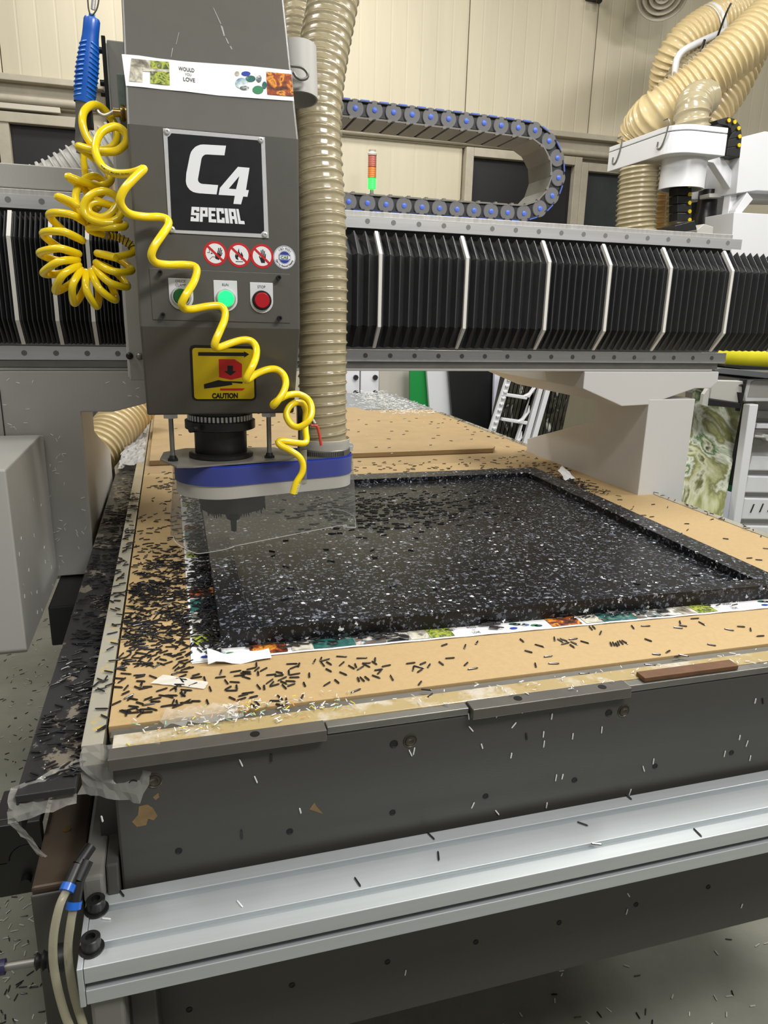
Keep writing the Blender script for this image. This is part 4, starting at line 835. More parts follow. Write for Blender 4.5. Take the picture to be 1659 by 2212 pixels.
# ------------------------------------------------------------------ second machine at the back right
def z8(x, y): return (1240+x/3.95, y/3.95)
yf = 3.3
def B8(x, y, Y=yf): return W(*z8(x, y), 'y', Y)
m2 = thing('second_router', 'white router machine with bent dust hoses at the far right of the hall', 'machine', tuple(B8(1000, 1950)))
p0 = B8(855, 1300); p1 = B8(1288, 1322); pt_ = B8(870, 1040); xL, xR = p0[0], p1[0]; zB, zT = p1[2]-.005, pt_[2]
yb = yf+.58
def hpoly(r=.11):
    return [(xL, yb), (xL, yf+r)]+[(xL+r-r*math.cos(a), yf+r-r*math.sin(a)) for a in [math.pi/2*i/8 for i in range(1, 8)]]+[(xL+r, yf), (xR, yf), (xR, yb)]
zl = B8(1300, 1140)[2]
hs = MB().prism(hpoly(), 'z', zB, zl-.002).done('hood', M['whiteb'], m2, .003)
MB().prism(hpoly(), 'z', zl+.002, zT).done('hood_lid', M['whiteb'], m2, .003)
for (x, y, Y) in ((390, 1290, 0), (785, 1150, 0)):
    q = W(*z8(x, y), 'x', xL-.004)
    MB().sweep([q+np.array([0, dy, dz]) for dy, dz in ((.03, .07), (-.01, .065), (0, .0), (.03, -.05), (.06, -.05), (.06, -.02))], .004, 6).done('latch', M['steelg'], hs)
q = B8(945, 1350, yf+.16); MB().lathe([(0, .112), (-.14, .112), (-.14, .10), (-.02, .10)], (q[0], q[1], zB), (0, 0, 1), 32).done('boot', M['whiteb'], m2)
def sheet(name, pts, Y, th, m, par, b=.003):
    return MB().slabpoly([B8(x, y, Y) for x, y in pts], (0, th, 0)).done(name, m, par, b)
sheet('side_bracket', [(1070, 1370), (1265, 1330), (1400, 1530), (1370, 1970), (1295, 1970), (1340, 1620), (1190, 1390)], 3.55, .05, M['whiteb'], m2)
sheet('carriage', [(1060, 1380), (1190, 1400), (1330, 1620), (1310, 1700), (1010, 1700), (1010, 1500)], 3.75, .1, M['white'], m2)
sheet('motor_plate', [(1155, 1650), (1295, 1645), (1295, 1685), (1155, 1685)], 3.62, .08, M['lgrey'], m2)
sheet('column', [(1225, 1690), (1300, 1690), (1270, 2060), (1200, 2060)], 3.70, .06, M['lgrey'], m2)
q = B8(1118, 1850, 3.72); MB().lathe([(.14, .05), (.02, .05), (0, .06), (-.12, .06), (-.2, .03), (-.3, .03)], q, (0, 0, 1), 20).done('spindle', M['blackm'], m2)
sheet('back_block', [(1030, 1700), (1210, 1700), (1200, 2020), (1020, 2020)], 3.95, .05, M['black'], m2)
sheet('control_box', [(1430, 1170), (1630, 1120), (1900, 1150), (1900, 1640), (1560, 1625), (1385, 1650)], 3.5, .4, M['whiteb'], m2)
sheet('lower_box', [(1365, 1810), (1900, 1840), (1900, 2300), (1330, 2300)], 3.45, .3, M['whiteb'], m2)
sheet('arm', [(1380, 1790), (1480, 1640), (1530, 1700), (1420, 1830), (1340, 1950)], 3.5, .06, M['whiteb'], m2)
sheet('cross_bar', [(1450, 1640), (1900, 1660), (1900, 1710), (1500, 1700)], 3.6, .2, M['lgrey'], m2)
sheet('motor_body', [(860, 1925), (1030, 1880), (1050, 1960), (860, 1990)], 3.3, .12, M['black'], m2)
sheet('limit_switch', [(1050, 1960), (1110, 1910), (1190, 1935), (1185, 2010), (1050, 2010)], 3.32, .08, M['lgrey'], m2)
sheet('plinth', [(300, 2100), (1900, 2150), (1900, 3300), (300, 3300)], 3.9, .3, M['white'], m2)
dcn = thing('drag_chain', 'straight black drag chain with yellow pins hanging under the white hood', 'cable chain', tuple(B8(940, 1870, 3.45)), 'black drag chains with yellow pins')
for k in range(6):
    lk = MB().slabpoly([B8(x, y, 3.45) for x, y in ((884, 1450+73*k), (1005, 1452+73*k), (1003, 1520+73*k), (882, 1518+73*k))], (0, .07, 0)).done('link', M['black'], dcn, .003)
    q = B8(983, 1512+73*k, 3.448); MB().cyl(q, q-np.array([0, .006, 0]), .010, n=14).done('pin', M['signy'], lk)
dc2 = thing('drag_chain', 'curved black drag chain with yellow pins at the right end of the white hood', 'cable chain', tuple(B8(1380, 1330, 3.5)), 'black drag chains with yellow pins')
arcp = [(1215, 1030), (1318, 1028), (1368, 1042), (1402, 1095), (1410, 1165), (1405, 1240), (1400, 1320)]; inp = [(1230, 1060), (1310, 1075), (1340, 1100), (1345, 1140), (1320, 1190), (1310, 1260), (1300, 1330)]; oup = [(1215, 1025), (1316, 998), (1378, 1015), (1424, 1078), (1434, 1165), (1426, 1245), (1415, 1345)]
for k in range(6):
    lk = MB().slabpoly([B8(*p, 3.5) for p in (inp[k], oup[k], oup[k+1], inp[k+1])], (0, .08, 0)).done('link', M['black'], dc2, .003)
    if k: q = B8(arcp[k][0], arcp[k][1], 3.497); MB().cyl(q, q-np.array([0, .006, 0]), .010, n=14).done('pin', M['signy'], lk)
def h8(pts): return [B8(x, y, Y) for x, y, Y in pts]
hose('dust_hose', 'wide cream ribbed hose running diagonally down to the back of the white hood', h8([(1760, 90, 3.65), (1600, 240, 3.66), (1400, 430, 3.68), (1150, 640, 3.74), (900, 830, 3.82), (720, 960, 3.88), (600, 1090, 4.0), (556, 1220, 4.05), (540, 1380, 4.06)]), .122, .029, .008, M['hoseb'], 'cream hoses at the back', 36)
hose('dust_hose', 'cream ribbed hose with a white strap arching over the white pipe', h8([(1800, -60, 4.1), (1600, 40, 4.1), (1400, 110, 4.1), (1200, 190, 4.1), (1020, 300, 4.12), (890, 430, 4.15), (820, 580, 4.2), (800, 720, 4.25), (790, 900, 4.3)]), .105, .025, .007, M['hoseb'], 'cream hoses at the back', 36)
hose('dust_hose', 'cream ribbed hose hanging behind the diagonal hose at the far right', h8([(1500, 330, 3.9), (1410, 520, 3.9), (1330, 680, 3.9), (1220, 850, 3.9), (1120, 980, 3.9), (1060, 1100, 3.9)]), .125, .036, .009, M['hoseb'], 'cream hoses at the back', 36)
hose('dust_hose', 'pale tan ribbed hose glimpsed under the white pipe', h8([(1330, 350, 4.0), (1180, 400, 4.0), (1040, 500, 4.0), (920, 610, 4.0), (850, 720, 4.0)]), .062, .026, .006, M['hose'], 'cream hoses at the back', 20)
hose('dust_hose', 'short clear ribbed hose bending out of the top of the white hood', h8([(1003, 1110, 3.46), (1008, 1000, 3.46), (1020, 920, 3.48), (1050, 862, 3.56), (1110, 835, 3.70)]), .086, .030, .006, M['hose'], 'cream hoses at the back', 28)
hose('dust_hose', 'clear ribbed hose hanging straight down below the white hood', h8([(560, 1430, 3.62), (552, 1560, 3.62), (540, 1700, 3.62), (530, 1850, 3.62), (525, 2000, 3.62)]), .104, .024, .005, M['hose'], 'cream hoses at the back', 28)
hose('dust_hose', 'amber ribbed hose standing behind the clear hanging hose', h8([(720, 1430, 4.0), (705, 1600, 4.0), (690, 1760, 4.0), (672, 1960, 4.0)]), .072, .03, .008, mat('amber_hose', (200, 160, 96), .25, coat=.5), 'cream hoses at the back', 20)
hose('dust_hose', 'cream ribbed hose looping below the hood next to the drag chain', h8([(900, 1400, 4.2), (850, 1480, 4.2), (810, 1560, 4.2), (790, 1760, 4.2), (780, 1980, 4.2)]), .072, .026, .007, M['hoseb'], 'cream hoses at the back', 20)
wp = thing('white_pipe', 'bent white pipe crossing between the cream hoses', 'pipe', tuple(B8(860, 640, 3.95)))
MB().sweep(h8([(858, 690, 3.95), (868, 560, 3.95), (885, 490, 3.95), (930, 435, 3.95), (1010, 390, 3.95), (1150, 325, 3.95), (1300, 265, 3.95), (1480, 190, 3.95), (1700, 90, 3.95)]), .019, 14, .02).done('pipe', M['whiteb'], wp)
MB().sweep(h8([(765, 1490, 4.1), (745, 1720, 4.1), (725, 2000, 4.1)]), .024, 12, .05).done('pipe', M['whiteb'], wp)
q0, q1 = B8(1235, 172, 4.1), B8(1120, 238, 4.11); qd = (q1-q0)/np.linalg.norm(q1-q0); qm = (q0+q1)/2
tag(MB().lathe([(-.022, .106), (-.022, .110), (.022, .110), (.022, .106)], qm, qd, 32).done('hose_strap', M['whiteb']), 'white band strapped round the arching cream hose', 'strap')
tag(MB().sweep(h8([(1340, 30, 3.95), (1300, 110, 3.95), (1250, 240, 3.92), (1195, 390, 3.86)]), .006, 6, .05).box(*[v for a in zip(B8(1195, 395, 3.95)-.018, B8(1195, 395, 3.95)+.018) for v in a]).done('suspension_line', M['black']), 'dark cord holding up the cream hoses', 'cord')
tag(MB().sweep(h8([(1115, 340, 3.9), (1085, 430, 3.9), (1088, 490, 3.9)]), .008, 6, .05).done('hanging_clip', M['black']), 'black clip with short cord on the white pipe', 'clip')
q = W(1297, -20, 'y', 4.9); tag(MB().box(q[0]-.05, q[0]+.05, 4.94, 5.0, q[2]-.03, q[2]+.05).cyl((q[0], 4.94, q[2]), (q[0], 4.9, q[2]-.06), .02, n=8).done('wall_bracket', M['black']), 'small black bracket high on the cream wall', 'bracket')
# ------------------------------------------------------------------ panels, racks and sheets under the gantry
def board(name, label, cat, pts, Y, th, m, group=None, zb=0.0):
    P = [W(x, y, 'y', Y) for x, y in pts]
    k = [i for i in range(len(P))]; lo = sorted(k, key=lambda i: P[i][2])[:2]      # run the lower corners down to the floor
    for i in lo:
        a = P[i]; o = P[(i-1) % len(P)] if ((i-1) % len(P)) not in lo else P[(i+1) % len(P)]
        t = (zb-a[2])/(a[2]-o[2]); P[i] = a+(a-o)*t
    return tag(MB().slabpoly(P, (0, th, 0)).done(name, m, None, .002), label, cat, group)
wf = thing('bolted_posts', 'pair of white bolted steel posts standing behind the far end of the table', 'post', (1.25, 4.4, 0))
for a, b in ((744, 777), (780, 819)):
    pa, pb_ = W(a, 790, 'y', 4.4), W(b, 790, 'y', 4.4); MB().box(pa[0], pb_[0], 4.4, 4.46, 0, 1.35).done('post', M['whiteb'], wf, .003)
    for y in (815, 848): q = W(b-9, y, 'y', 4.4); MB().cyl(q, q-np.array([0, .015, 0]), .016, n=8).done('bolt', M['black'], wf)
board('beige_board', 'plain beige board standing behind the table end', 'board', [(819, 770), (888, 770), (888, 890), (819, 890)], 4.75, .03, M['beige'])
board('green_board', 'bright green board leaning at the back wall', 'board', [(886, 770), (920, 770), (931, 900), (886, 900)], 4.6, .03, M['green'])
board('white_board', 'plain white board leaning next to the green board', 'board', [(920, 770), (967, 770), (985, 960), (934, 960)], 4.55, .03, M['whiteb'])
board('black_board', 'black board standing between the white boards at the back', 'board', [(967, 770), (1071, 770), (1066, 960), (982, 960)], 4.5, .03, M['black'])
board('pale_board', 'narrow pale board leaning at the right of the black board', 'board', [(1070, 770), (1108, 770), (1078, 960), (1064, 960)], 4.45, .03, mat('pale_lilac', (226, 226, 240), .4))
rk = thing('sheet_rack', 'white slotted rack leaning in front of the dark resin boards', 'rack', tuple(W(1110, 960, 'y', 3.9)))
def R4(x, y, Y=3.9): return W(740+x/3.318, 780+y/3.318, 'y', Y)
def ext(a, b): return b+(b-a)*(b[2]/(a[2]-b[2]))
def bar(pts, th=.03, Y=3.9, nm='rail'):
    P = [R4(x, y, Y) for x, y in pts]
    if nm == 'rail': k = [i for i in range(len(pts)) if pts[i][1] == 640]; P[k[0]], P[k[1]] = ext(P[k[0]-1], P[k[0]]), ext(P[(k[1]+1) % len(P)], P[k[1]])
    return MB().slabpoly(P, (0, th, 0)).done(nm, M['whiteb'], rk, .004)
bar([(1205, 40), (1240, 40), (1060, 640), (1010, 640)]); bar([(1395, 40), (1410, 40), (1410, 100), (1255, 640), (1220, 640), (1375, 200)]); bar([(1420, 160), (1450, 160), (1320, 640), (1280, 640)]); bar([(1470, 170), (1500, 180), (1370, 640), (1335, 640)])
for y in (240, 420, 600): bar([(1150, y-14), (1330, y+12), (1322, y+38), (1140, y+8)], .03, 3.895, 'crossbar')
for y0 in (60, 245, 430):                              # rounded inner corners of the rack openings
    bar([(1395-(y0-60)*.29, y0+70), (1398-(y0-60)*.29, y0+120), (1340-(y0-60)*.29, y0+205), (1300-(y0-60)*.29, y0+192), (1345-(y0-60)*.29, y0+170), (1378-(y0-60)*.29, y0+125)], .03, 3.893, 'corner_web')
for k in range(12):
    t = k/11; bar([(1195-180*t*.8, 85+480*t), (1222-180*t*.8, 78+480*t), (1226-180*t*.8, 96+480*t), (1200-180*t*.8, 104+480*t)], .012, 3.885, 'tooth')
for i in range(17):
    x0 = 1150+28*i; lean = 60
    P = [R4(x0+lean, 20, 4.05), R4(x0+lean+21, 20, 4.05), R4(x0-lean-5, 700, 4.05), R4(x0-lean-26, 700, 4.05)]
    P[2], P[3] = ext(P[1], P[2]), ext(P[0], P[3])
    o = MB().slabpoly(P, (0, .12, 0)).done('resin_board', M['slatprint'] if i % 5 else M['slatprint'], None, .002)
    nth = ('first second third fourth fifth sixth seventh eighth ninth tenth eleventh twelfth thirteenth fourteenth fifteenth sixteenth last'.split())[i]
    tag(o, nth+' dark streaked resin board from the left, on edge behind the white slotted rack', 'board', 'dark resin boards on edge')
# ------------------------------------------------------------------ marbled sheet and storage at the right
def Z9(x, y, Y): return W(1440+x/5.027, 740+y/5.027, 'y', Y)
P = [Z9(330, 400, 2.85), Z9(880, 395, 2.85), Z9(590, 2000, 2.60), Z9(130, 2000, 2.60)]
P[2] = P[1]+(P[2]-P[1])*((P[1][2]-.0)/(P[1][2]-P[2][2])); P[3] = P[0]+(P[3]-P[0])*((P[0][2]-.0)/(P[0][2]-P[3][2]))
ms = MB().slabpoly(P, (0, .018, 0)).done('marbled_sheet', M['marble'], None, .001); tag(ms, 'tall green, white and black marbled sheet leaning behind the gantry leg', 'sheet')
sh_ = thing('holder_box', 'pale steel tray with black notched end in front of the marbled sheet', 'box', tuple(Z9(640, 640, 2.5)))
MB().slabpoly([Z9(x, y, 2.55) for x, y in ((505, 410), (850, 420), (815, 660), (470, 610))], (0, .05, 0)).done('tray', M['lgrey'], sh_, .003)
MB().slabpoly([Z9(x, y, 2.54) for x, y in ((470, 612), (815, 660), (800, 715), (455, 685))], (0, .06, 0)).done('edge_bar', M['black'], sh_, .003)
MB().slabpoly([Z9(x, y, 2.54) for x, y in ((845, 400), (878, 400), (800, 750), (795, 640), (780, 540), (835, 545), (835, 470), (800, 460), (848, 450))], (0, .03, 0)).done('notched_end', M['black'], sh_, .001)
MB().slabpoly([Z9(x, y, 2.545) for x, y in ((405, 560), (470, 470), (450, 700), (385, 680))], (0, .02, 0)).done('end_tab', M['lgrey'], sh_, .002)
board('charcoal_board', 'narrow charcoal board wedged between the marbled sheet and the white cabinet', 'board', [(1611, 870), (1621, 873), (1592, 1065), (1572, 1065)], 2.7, .02, M['blackm'], None, .60)
board('green_strip', 'dark green strip under the charcoal board', 'strip', [(1575, 1048), (1598, 1052), (1592, 1078), (1570, 1070)], 2.69, .02, mat('dark_green', (16, 84, 40), .4), None, .50)
board('grey_board', 'pale lilac grey board low behind the table edge', 'board', [(1570, 1060), (1596, 1068), (1588, 1140), (1556, 1120)], 2.66, .02, mat('lilac_grey', (196, 198, 208), .4), None, 0)
cb = thing('storage_cabinet', 'white steel cabinet with pressed ribs at the right edge', 'cabinet', (2.9, 2.7, 0))
xa_, xb_ = 2.70, 3.7; yc = 2.62
pv = [Z9(905, 675, yc), Z9(1000, 672, yc), Z9(800, 1990, yc), Z9(725, 1970, yc)]
MB().slabpoly(pv[:2]+[pv[1]+(pv[2]-pv[1])*2.2, pv[0]+(pv[3]-pv[0])*2.2], (0, .04, 0)).done('corner_post', M['whiteb'], cb, .003)
for i, (ya, yb_) in enumerate(((1230, 1400), (1450, 1640), (1690, 1930), (1990, 2150))):
    MB().slabpoly([Z9(x, y, 2.72) for x, y in ((930-i*40, ya), (1500, ya+15), (1500, yb_), (890-i*40, yb_-10))], (0, .05, 0)).done('pressed_panel', M['whiteb'], cb, .006)
MB().slabpoly([Z9(x, y, 2.76) for x, y in ((1000, 420), (1500, 420), (1500, 2600), (760, 2600))], (0, .5, 0)).done('body', M['lgrey'], cb, .004)
MB().slabpoly([Z9(x, y, 2.70) for x, y in ((995, 740), (1500, 760), (1500, 830), (980, 820))], (0, .05, 0)).done('ledge', M['steelg'], cb, .003)
MB().slabpoly([Z9(x, y, 2.70) for x, y in ((985, 880), (1500, 890), (1500, 940), (975, 935))], (0, .05, 0)).done('ledge', M['whiteb'], cb, .003)
lt_ = MB().slabpoly([Z9(x, y, 2.69) for x, y in ((960, 945), (1300, 950), (1300, 1110), (940, 1110))], (0, .03, 0)).done('latch_plate', M['steelg'], cb, .002)
q = Z9(1070, 1028, 2.68); MB().cyl(Z9(950, 1015, 2.68), q, .006, n=8).cyl(q+np.array([0, .01, 0]), q-np.array([0, .02, 0]), .014, n=12).done('latch_handle', M['steel'], lt_)
for x, y in ((930, 1800), (1030, 1795), (1120, 1790)):
    MB().slabpoly([Z9(a, b, 2.715) for a, b in ((x+20, y-45), (x+28, y-45), (x-12, y+48), (x-20, y+48))], (0, .004, 0)).done('vent_slot', M['black'], cb)
ct = thing('white_crate', 'white crate with rounded cut-outs on top of the cabinet at the right edge', 'crate', tuple(Z9(1000, 640, 2.66)))
MB().slabpoly([Z9(x, y, 2.66) for x, y in ((885, 395), (1500, 400), (1500, 640), (860, 640), (855, 560))], (0, .4, 0)).done('crate_body', M['whiteb'], ct, .005)
MB().slabpoly([Z9(x, y, 2.657) for x, y in ((920, 430), (960, 410), (1300, 415), (1300, 600), (880, 595))], (0, .004, 0)).done('recess', M['lgrey'], ct, .002)
for i, (yy, l) in enumerate(((285, 'upper of the two dark boards under the yellow roll'), (300, None))):
    if i == 0:
        o = MB().slabpoly([Z9(x, y, 2.6) for x, y in ((525, 290), (600, 275), (1070, 320), (1500, 330), (1500, 400), (1085, 388), (528, 330))], (0, .7, 0)).done('grey_board', mat('grey_stack', (86, 88, 90), .5), None, .002)
        tag(o, 'thick grey board lying flat under the yellow roll', 'board')
o = MB().slabpoly([Z9(x, y, 2.75) for x, y in ((640, 235), (1500, 290), (1500, 330), (1050, 318), (630, 262))], (0, .5, 0)).done('black_sheet', M['black'], None, .002); tag(o, 'thin black sheet on the grey board under the yellow roll', 'sheet')
ya_, yb2 = Z9(560, 110, 2.85), Z9(1500, 175, 2.85)
tag(MB().lathe([(0, .02), (0, .058), (.25, .059), (.5, .057), (1.0, .058), (1.0, 0)], ya_-np.array([.15, 0, 0]), yb2-ya_, 24).done('yellow_roll', mat('yellow_fabric', (214, 204, 32), .5, var=.1, vs=8)), 'rolled yellow mat lying on top of the board stack at the right', 'roll')
# things glimpsed under the left end of the gantry
hose('dust_hose', 'cream ribbed hose lying on the floor side seen through the left gantry opening', [W(x, y, 'y', Y) for x, y, Y in ((330, 820, 2.9), (280, 890, 2.8), (240, 935, 2.7), (200, 985, 2.6), (150, 1050, 2.5))], .075, .022, .005, M['hoseb'], 'cream hoses at the back', 36)
sk = MB(); rr2 = random.Random(3); gp = []
for i in range(7):
    for j in range(8):
        a = 2*math.pi*j/8; r = .16*math.sin(math.pi*(i+.4)/7)*(1+rr2.uniform(-.2, .2)); gp.append((-.31+r*.6*math.cos(a), 3.0+r*math.sin(a), 1.0*(i/6)+.02+rr2.uniform(-.02, .02)))
sk.add(gp, [(i*8+j, i*8+(j+1) % 8, i*8+8+(j+1) % 8, i*8+8+j) for i in range(6) for j in range(8)], True)
tag(sk.done('scrap_bag', mat('scrap_bag', (30, 26, 34), .4, col2=(110, 70, 96), vs=14, lo=.5, hi=.7)), 'dark crumpled bag of scraps behind the left gantry leg', 'bag')
# ------------------------------------------------------------------ router chips
def chip_shape(L, r, n, seed):
    q = random.Random(seed); prof = [(-.5, .35), (-.40, .95), (.38, 1), (.5, .3)]; bend = q.uniform(-.04, .04); v = []
    for t, k in prof:
        for i in range(n):
            a = 2*math.pi*i/n+q.uniform(-.2, .2); v.append((t*L, r*k*1.08*math.cos(a)+bend*L*(4*t*t-1), r*k*.9*math.sin(a)))
    f = [(k*n+i, k*n+(i+1) % n, (k+1)*n+(i+1) % n, (k+1)*n+i) for k in range(3) for i in range(n)]+[tuple(range(n-1, -1, -1)), tuple(range(3*n, 4*n))]
    return v, f
CR = .00125
SHP = [chip_shape(.0142, CR, 5, 11), chip_shape(.0158, CR*.95, 5, 12), chip_shape(.0124, CR*1.1, 5, 13)]
MESH = {}
for key, m in (('b', M['chip']), ('w', M['chipw'])):
    MESH[key] = []
    for v, f in SHP:
        k = 1 if key == 'b' else .8
        me = bpy.data.meshes.new('chip'); me.from_pydata([tuple(c*k for c in p) for p in v], [], f); me.materials.append(m); MESH[key].append(me)
def frame(d, n):
    d = np.array(d, float); n = np.array(n, float); n /= np.linalg.norm(n); d = d-n*(d@n); d /= np.linalg.norm(d); y = np.cross(n, d); return d, y, n
def chip(p, d, n, key, label, group, lift=CR*.9, s_=1):
    x, y, z = frame(d, n); p = np.array(p)+z*lift
    o = bpy.data.objects.new('black_chip' if key == 'b' else 'white_chip', R_.choice(MESH[key])); COL.objects.link(o)
    o.matrix_world = Matrix(((x[0]*s_, y[0]*s_, z[0]*s_, p[0]), (x[1]*s_, y[1]*s_, z[1]*s_, p[1]), (x[2]*s_, y[2]*s_, z[2]*s_, p[2]), (0, 0, 0, 1)))
    return tag(o, label, 'chip', group)
def heap(name, items, m, label, scale=1):        # many loose chips too numerous to count, one mesh
    V = []; F = []; k = 0
    for p, d, n, s_ in items:
        x, y, z = frame(d, n); v, f = SHP[k % 3]; A = np.array(v)*s_*scale; P = np.outer(A[:, 0], x)+np.outer(A[:, 1], y)+np.outer(A[:, 2], z)+np.array(p)
        b = len(V); V += P.tolist(); F += [tuple(i+b for i in q) for q in f]; k += 1
    me = bpy.data.meshes.new(name); me.from_pydata(V, [], F); me.materials.append(m); o = bpy.data.objects.new(name, me); COL.objects.link(o)
    return tag(o, label, None, None, 'stuff')
def rdir(spread=math.pi, tilt=.06, base=0):
    a = base+R_.uniform(-spread, spread); return (math.cos(a), math.sin(a), R_.uniform(-tilt, tilt))
UP = (0, 0, 1); ZB = .9402
LB, GB = 'short black plastic chip lying loose on the tan spoilboard', 'loose black chips on the spoilboard'
TR2 = [(465,553,540,541),(590,533,658,518),(545,550,628,552),(505,582,560,576),(540,560,622,568),(550,585,615,605),(645,548,692,512),(690,548,750,517),(675,545,678,582),(663,480,664,510),(345,597,422,588),(380,575,393,532),(418,612,442,645),(445,628,545,634),(412,695,475,660),(430,698,510,696),(507,645,512,695),(745,577,815,570),(810,550,880,565),(800,585,880,576),(738,645,795,605),(765,665,805,620),(830,620,900,588),(890,622,970,625),(850,625,905,645),(900,665,970,640),(865,650,895,682),(770,665,840,645),(668,650,695,685),(722,650,726,695),(1030,630,1045,667),(1185,662,1242,628),(1270,608,1310,643),(1200,525,1253,552),(1308,550,1372,578),(1405,710,1472,685),(1075,555,1076,598),(915,530,918,578),(920,595,1000,592),(925,575,1000,562),(920,530,985,503),(905,490,975,487),(1000,478,988,515),(1105,487,1125,450),(1160,470,1173,433),(1165,470,1195,508),(1165,468,1230,450),(1208,472,1250,497),(1290,430,1365,433),(1308,505,1350,470),(1380,500,1428,528),(1428,480,1445,525),(1450,535,1500,505),(1490,485,1550,515),(1480,485,1560,480),(1590,435,1585,475),(1565,470,1600,492),(1445,445,1525,442),(1450,590,1465,630),(1470,590,1505,625),(1505,585,1545,618),(1565,577,1628,600),(1605,570,1640,535),(1580,540,1650,530),(525,742,600,722),(555,720,638,710),(510,775,580,752),(600,757,680,737),(650,775,685,810),(615,800,680,835),(765,777,855,777),(825,732,870,770),(895,745,900,810),(1010,765,1028,730),(445,745,505,772),(445,830,538,822),(805,800,890,818),(80,705,85,740),(80,803,148,768),(150,780,235,780),(275,765,288,805),(40,770,48,810),(160,585,222,567),(160,600,230,590),(135,665,200,638),(255,588,265,622),(300,672,308,695),(65,600,98,635),(30,650,98,652),(0,690,45,662),(10,800,20,775),(105,530,172,515),(25,545,65,510),(55,555,115,552),(80,520,120,482)]
TR3 = [(15,655,90,640),(205,632,280,622),(258,690,268,645),(275,650,340,665),(290,702,340,670),(310,640,365,618),(375,662,395,632),(458,612,502,645),(515,590,582,585),(655,650,693,617),(692,675,760,665),(660,512,670,482),(745,485,770,450),(475,495,535,475),(85,722,105,760),(305,795,325,770),(325,832,405,840),(372,895,417,862),(1090,435,1127,465),(1208,480,1285,502),(1120,525,1200,548),(1280,578,1345,570),(1320,630,1392,630),(1210,622,1220,662),(1360,420,1365,455)]
TR4 = [(12,510,65,540),(30,505,105,535),(48,553,105,540),(107,515,168,508),(115,530,175,558),(105,550,155,585),(188,525,268,548),(182,785,265,780),(425,535,440,568),(445,535,462,565),(465,540,485,570),(480,525,500,565),(495,522,530,555),(515,522,565,550),(688,508,758,533),(750,628,825,634),(855,622,902,598),(910,655,985,640),(960,635,1040,650),(698,712,775,718),(590,402,615,435),(668,410,738,410),(922,420,992,428),(955,402,1035,415),(968,368,975,395),(1120,378,1165,403),(1058,353,1115,350),(1322,432,1388,445),(1408,412,1488,418),(1520,420,1525,455),(1565,490,1632,486),(1178,550,1258,565),(260,408,290,445),(282,405,315,438),(345,478,358,448)]
def segs(T, ox, oy, s_, ax, v):
    for a, b, c, d in T: yield W(ox+a/s_, oy+b/s_, ax, v), W(ox+c/s_, oy+d/s_, ax, v)
nind = 0
for p, q in list(segs(TR2, 370, 1300, 3.607, 'z', ZB))+list(segs(TR3, 820, 1260, 3.607, 'z', ZB))+list(segs(TR4, 1200, 1240, 3.614, 'z', ZB)):
    m_ = (p+q)/2
    chip((m_[0], m_[1], ZB), q-p, UP, 'b', LB, GB); nind += 1
# left part of the spoilboard, dense in the middle
pts = []
for n, ya, yb_, xa2, xb2 in ((55, .80, .93, -.085, .0), (120, .92, 1.03, -.085, .01), (330, 1.02, 1.24, -.085, .01), (120, 1.24, 1.45, -.085, .01), (55, 1.45, 1.75, -.085, .01), (28, 1.75, 2.14, -.08, .03)):
    for i in range(n): pts.append((R_.uniform(xa2, xb2), R_.uniform(ya, yb_)))
clus = [(R_.uniform(-.07, .0), R_.uniform(.98, 1.36)) for _ in range(26)]
for cx, cy in clus:
    b = R_.uniform(-.6, .6)
    for i in range(R_.randint(5, 11)): pts.append((cx+R_.gauss(0, .011), cy+R_.gauss(0, .010)))
pts = [(max(-.086, x), y) for x, y in pts]; pts.sort(key=lambda p: p[1])
rest = []
for i, (x, y) in enumerate(pts):
    h = R_.choice((0, 0, 0, .0016, .003)) if 1.0 < y < 1.36 else 0; d = rdir(1.1 if R_.random() < .75 else math.pi, .10 if h else .02, .15)
    if nind < 286: chip((x, y, ZB+h), d, UP, 'b', LB, GB); nind += 1
    else: rest.append(((x, y, ZB+CR*.9+h), d, UP, 1))
for i in range(720):                                    # bank of chips against the left wall of the slab
    y = R_.choice((R_.uniform(.935, 1.5), R_.uniform(.95, 1.3), R_.uniform(1.3, 1.86))); t = R_.random()**.6; x = .012+.037*t+R_.gauss(0, .003)
    rest.append(((min(x, .0485), y, .9425+R_.random()*.016*t**2*(1.2 if y < 1.35 else .7)), rdir(1.4, .35 if t > .5 else .05, .1), UP, 1))
for i in range(100):                                    # along the front wall of the slab
    x = .05+.98*R_.random()**1.3; x = R_.choice((x, R_.gauss(.16, .02), R_.gauss(.25, .03), R_.gauss(.46, .012), R_.gauss(.66, .05))); yf_ = .949-.0275*(x-.05)/.965
    rest.append(((x, yf_-abs(R_.gauss(.004, .010)), .9432+R_.random()*.004), rdir(.7, .15), UP, 1))
for i in range(330): rest.append(((R_.uniform(-.05, 1.2), R_.triangular(1.93, 2.26, 1.96), ZB+CR), rdir(.9), UP, 1))
for i in range(70): rest.append(((R_.uniform(.0, 1.05), R_.uniform(2.32, 3.3), .9572), rdir(.9), UP, 1))
for i in range(60): rest.append(((R_.uniform(1.07, 1.25), R_.uniform(.95, 3.2), ZB+CR), rdir(.9), UP, 1))
for i in range(230): rest.append(((R_.triangular(1.055, 1.16, 1.06), R_.triangular(1.62, 1.92, 1.86), ZB+CR+R_.random()*.004), rdir(1.2, .2), UP, 1))
for i in range(110): rest.append(((1.26+R_.gauss(0, .004), R_.uniform(.85, 3.3), .943+R_.random()*.003), rdir(1.5, .2), UP, 1))
for i in range(120): rest.append(((1.062+R_.gauss(0, .004), R_.uniform(1.0, 1.6), ZB+CR), rdir(1.2), UP, 1))
heap('black_chip_litter', rest, M['chip'], 'loose black plastic chips banked against the slab and scattered over the boards')
it = []
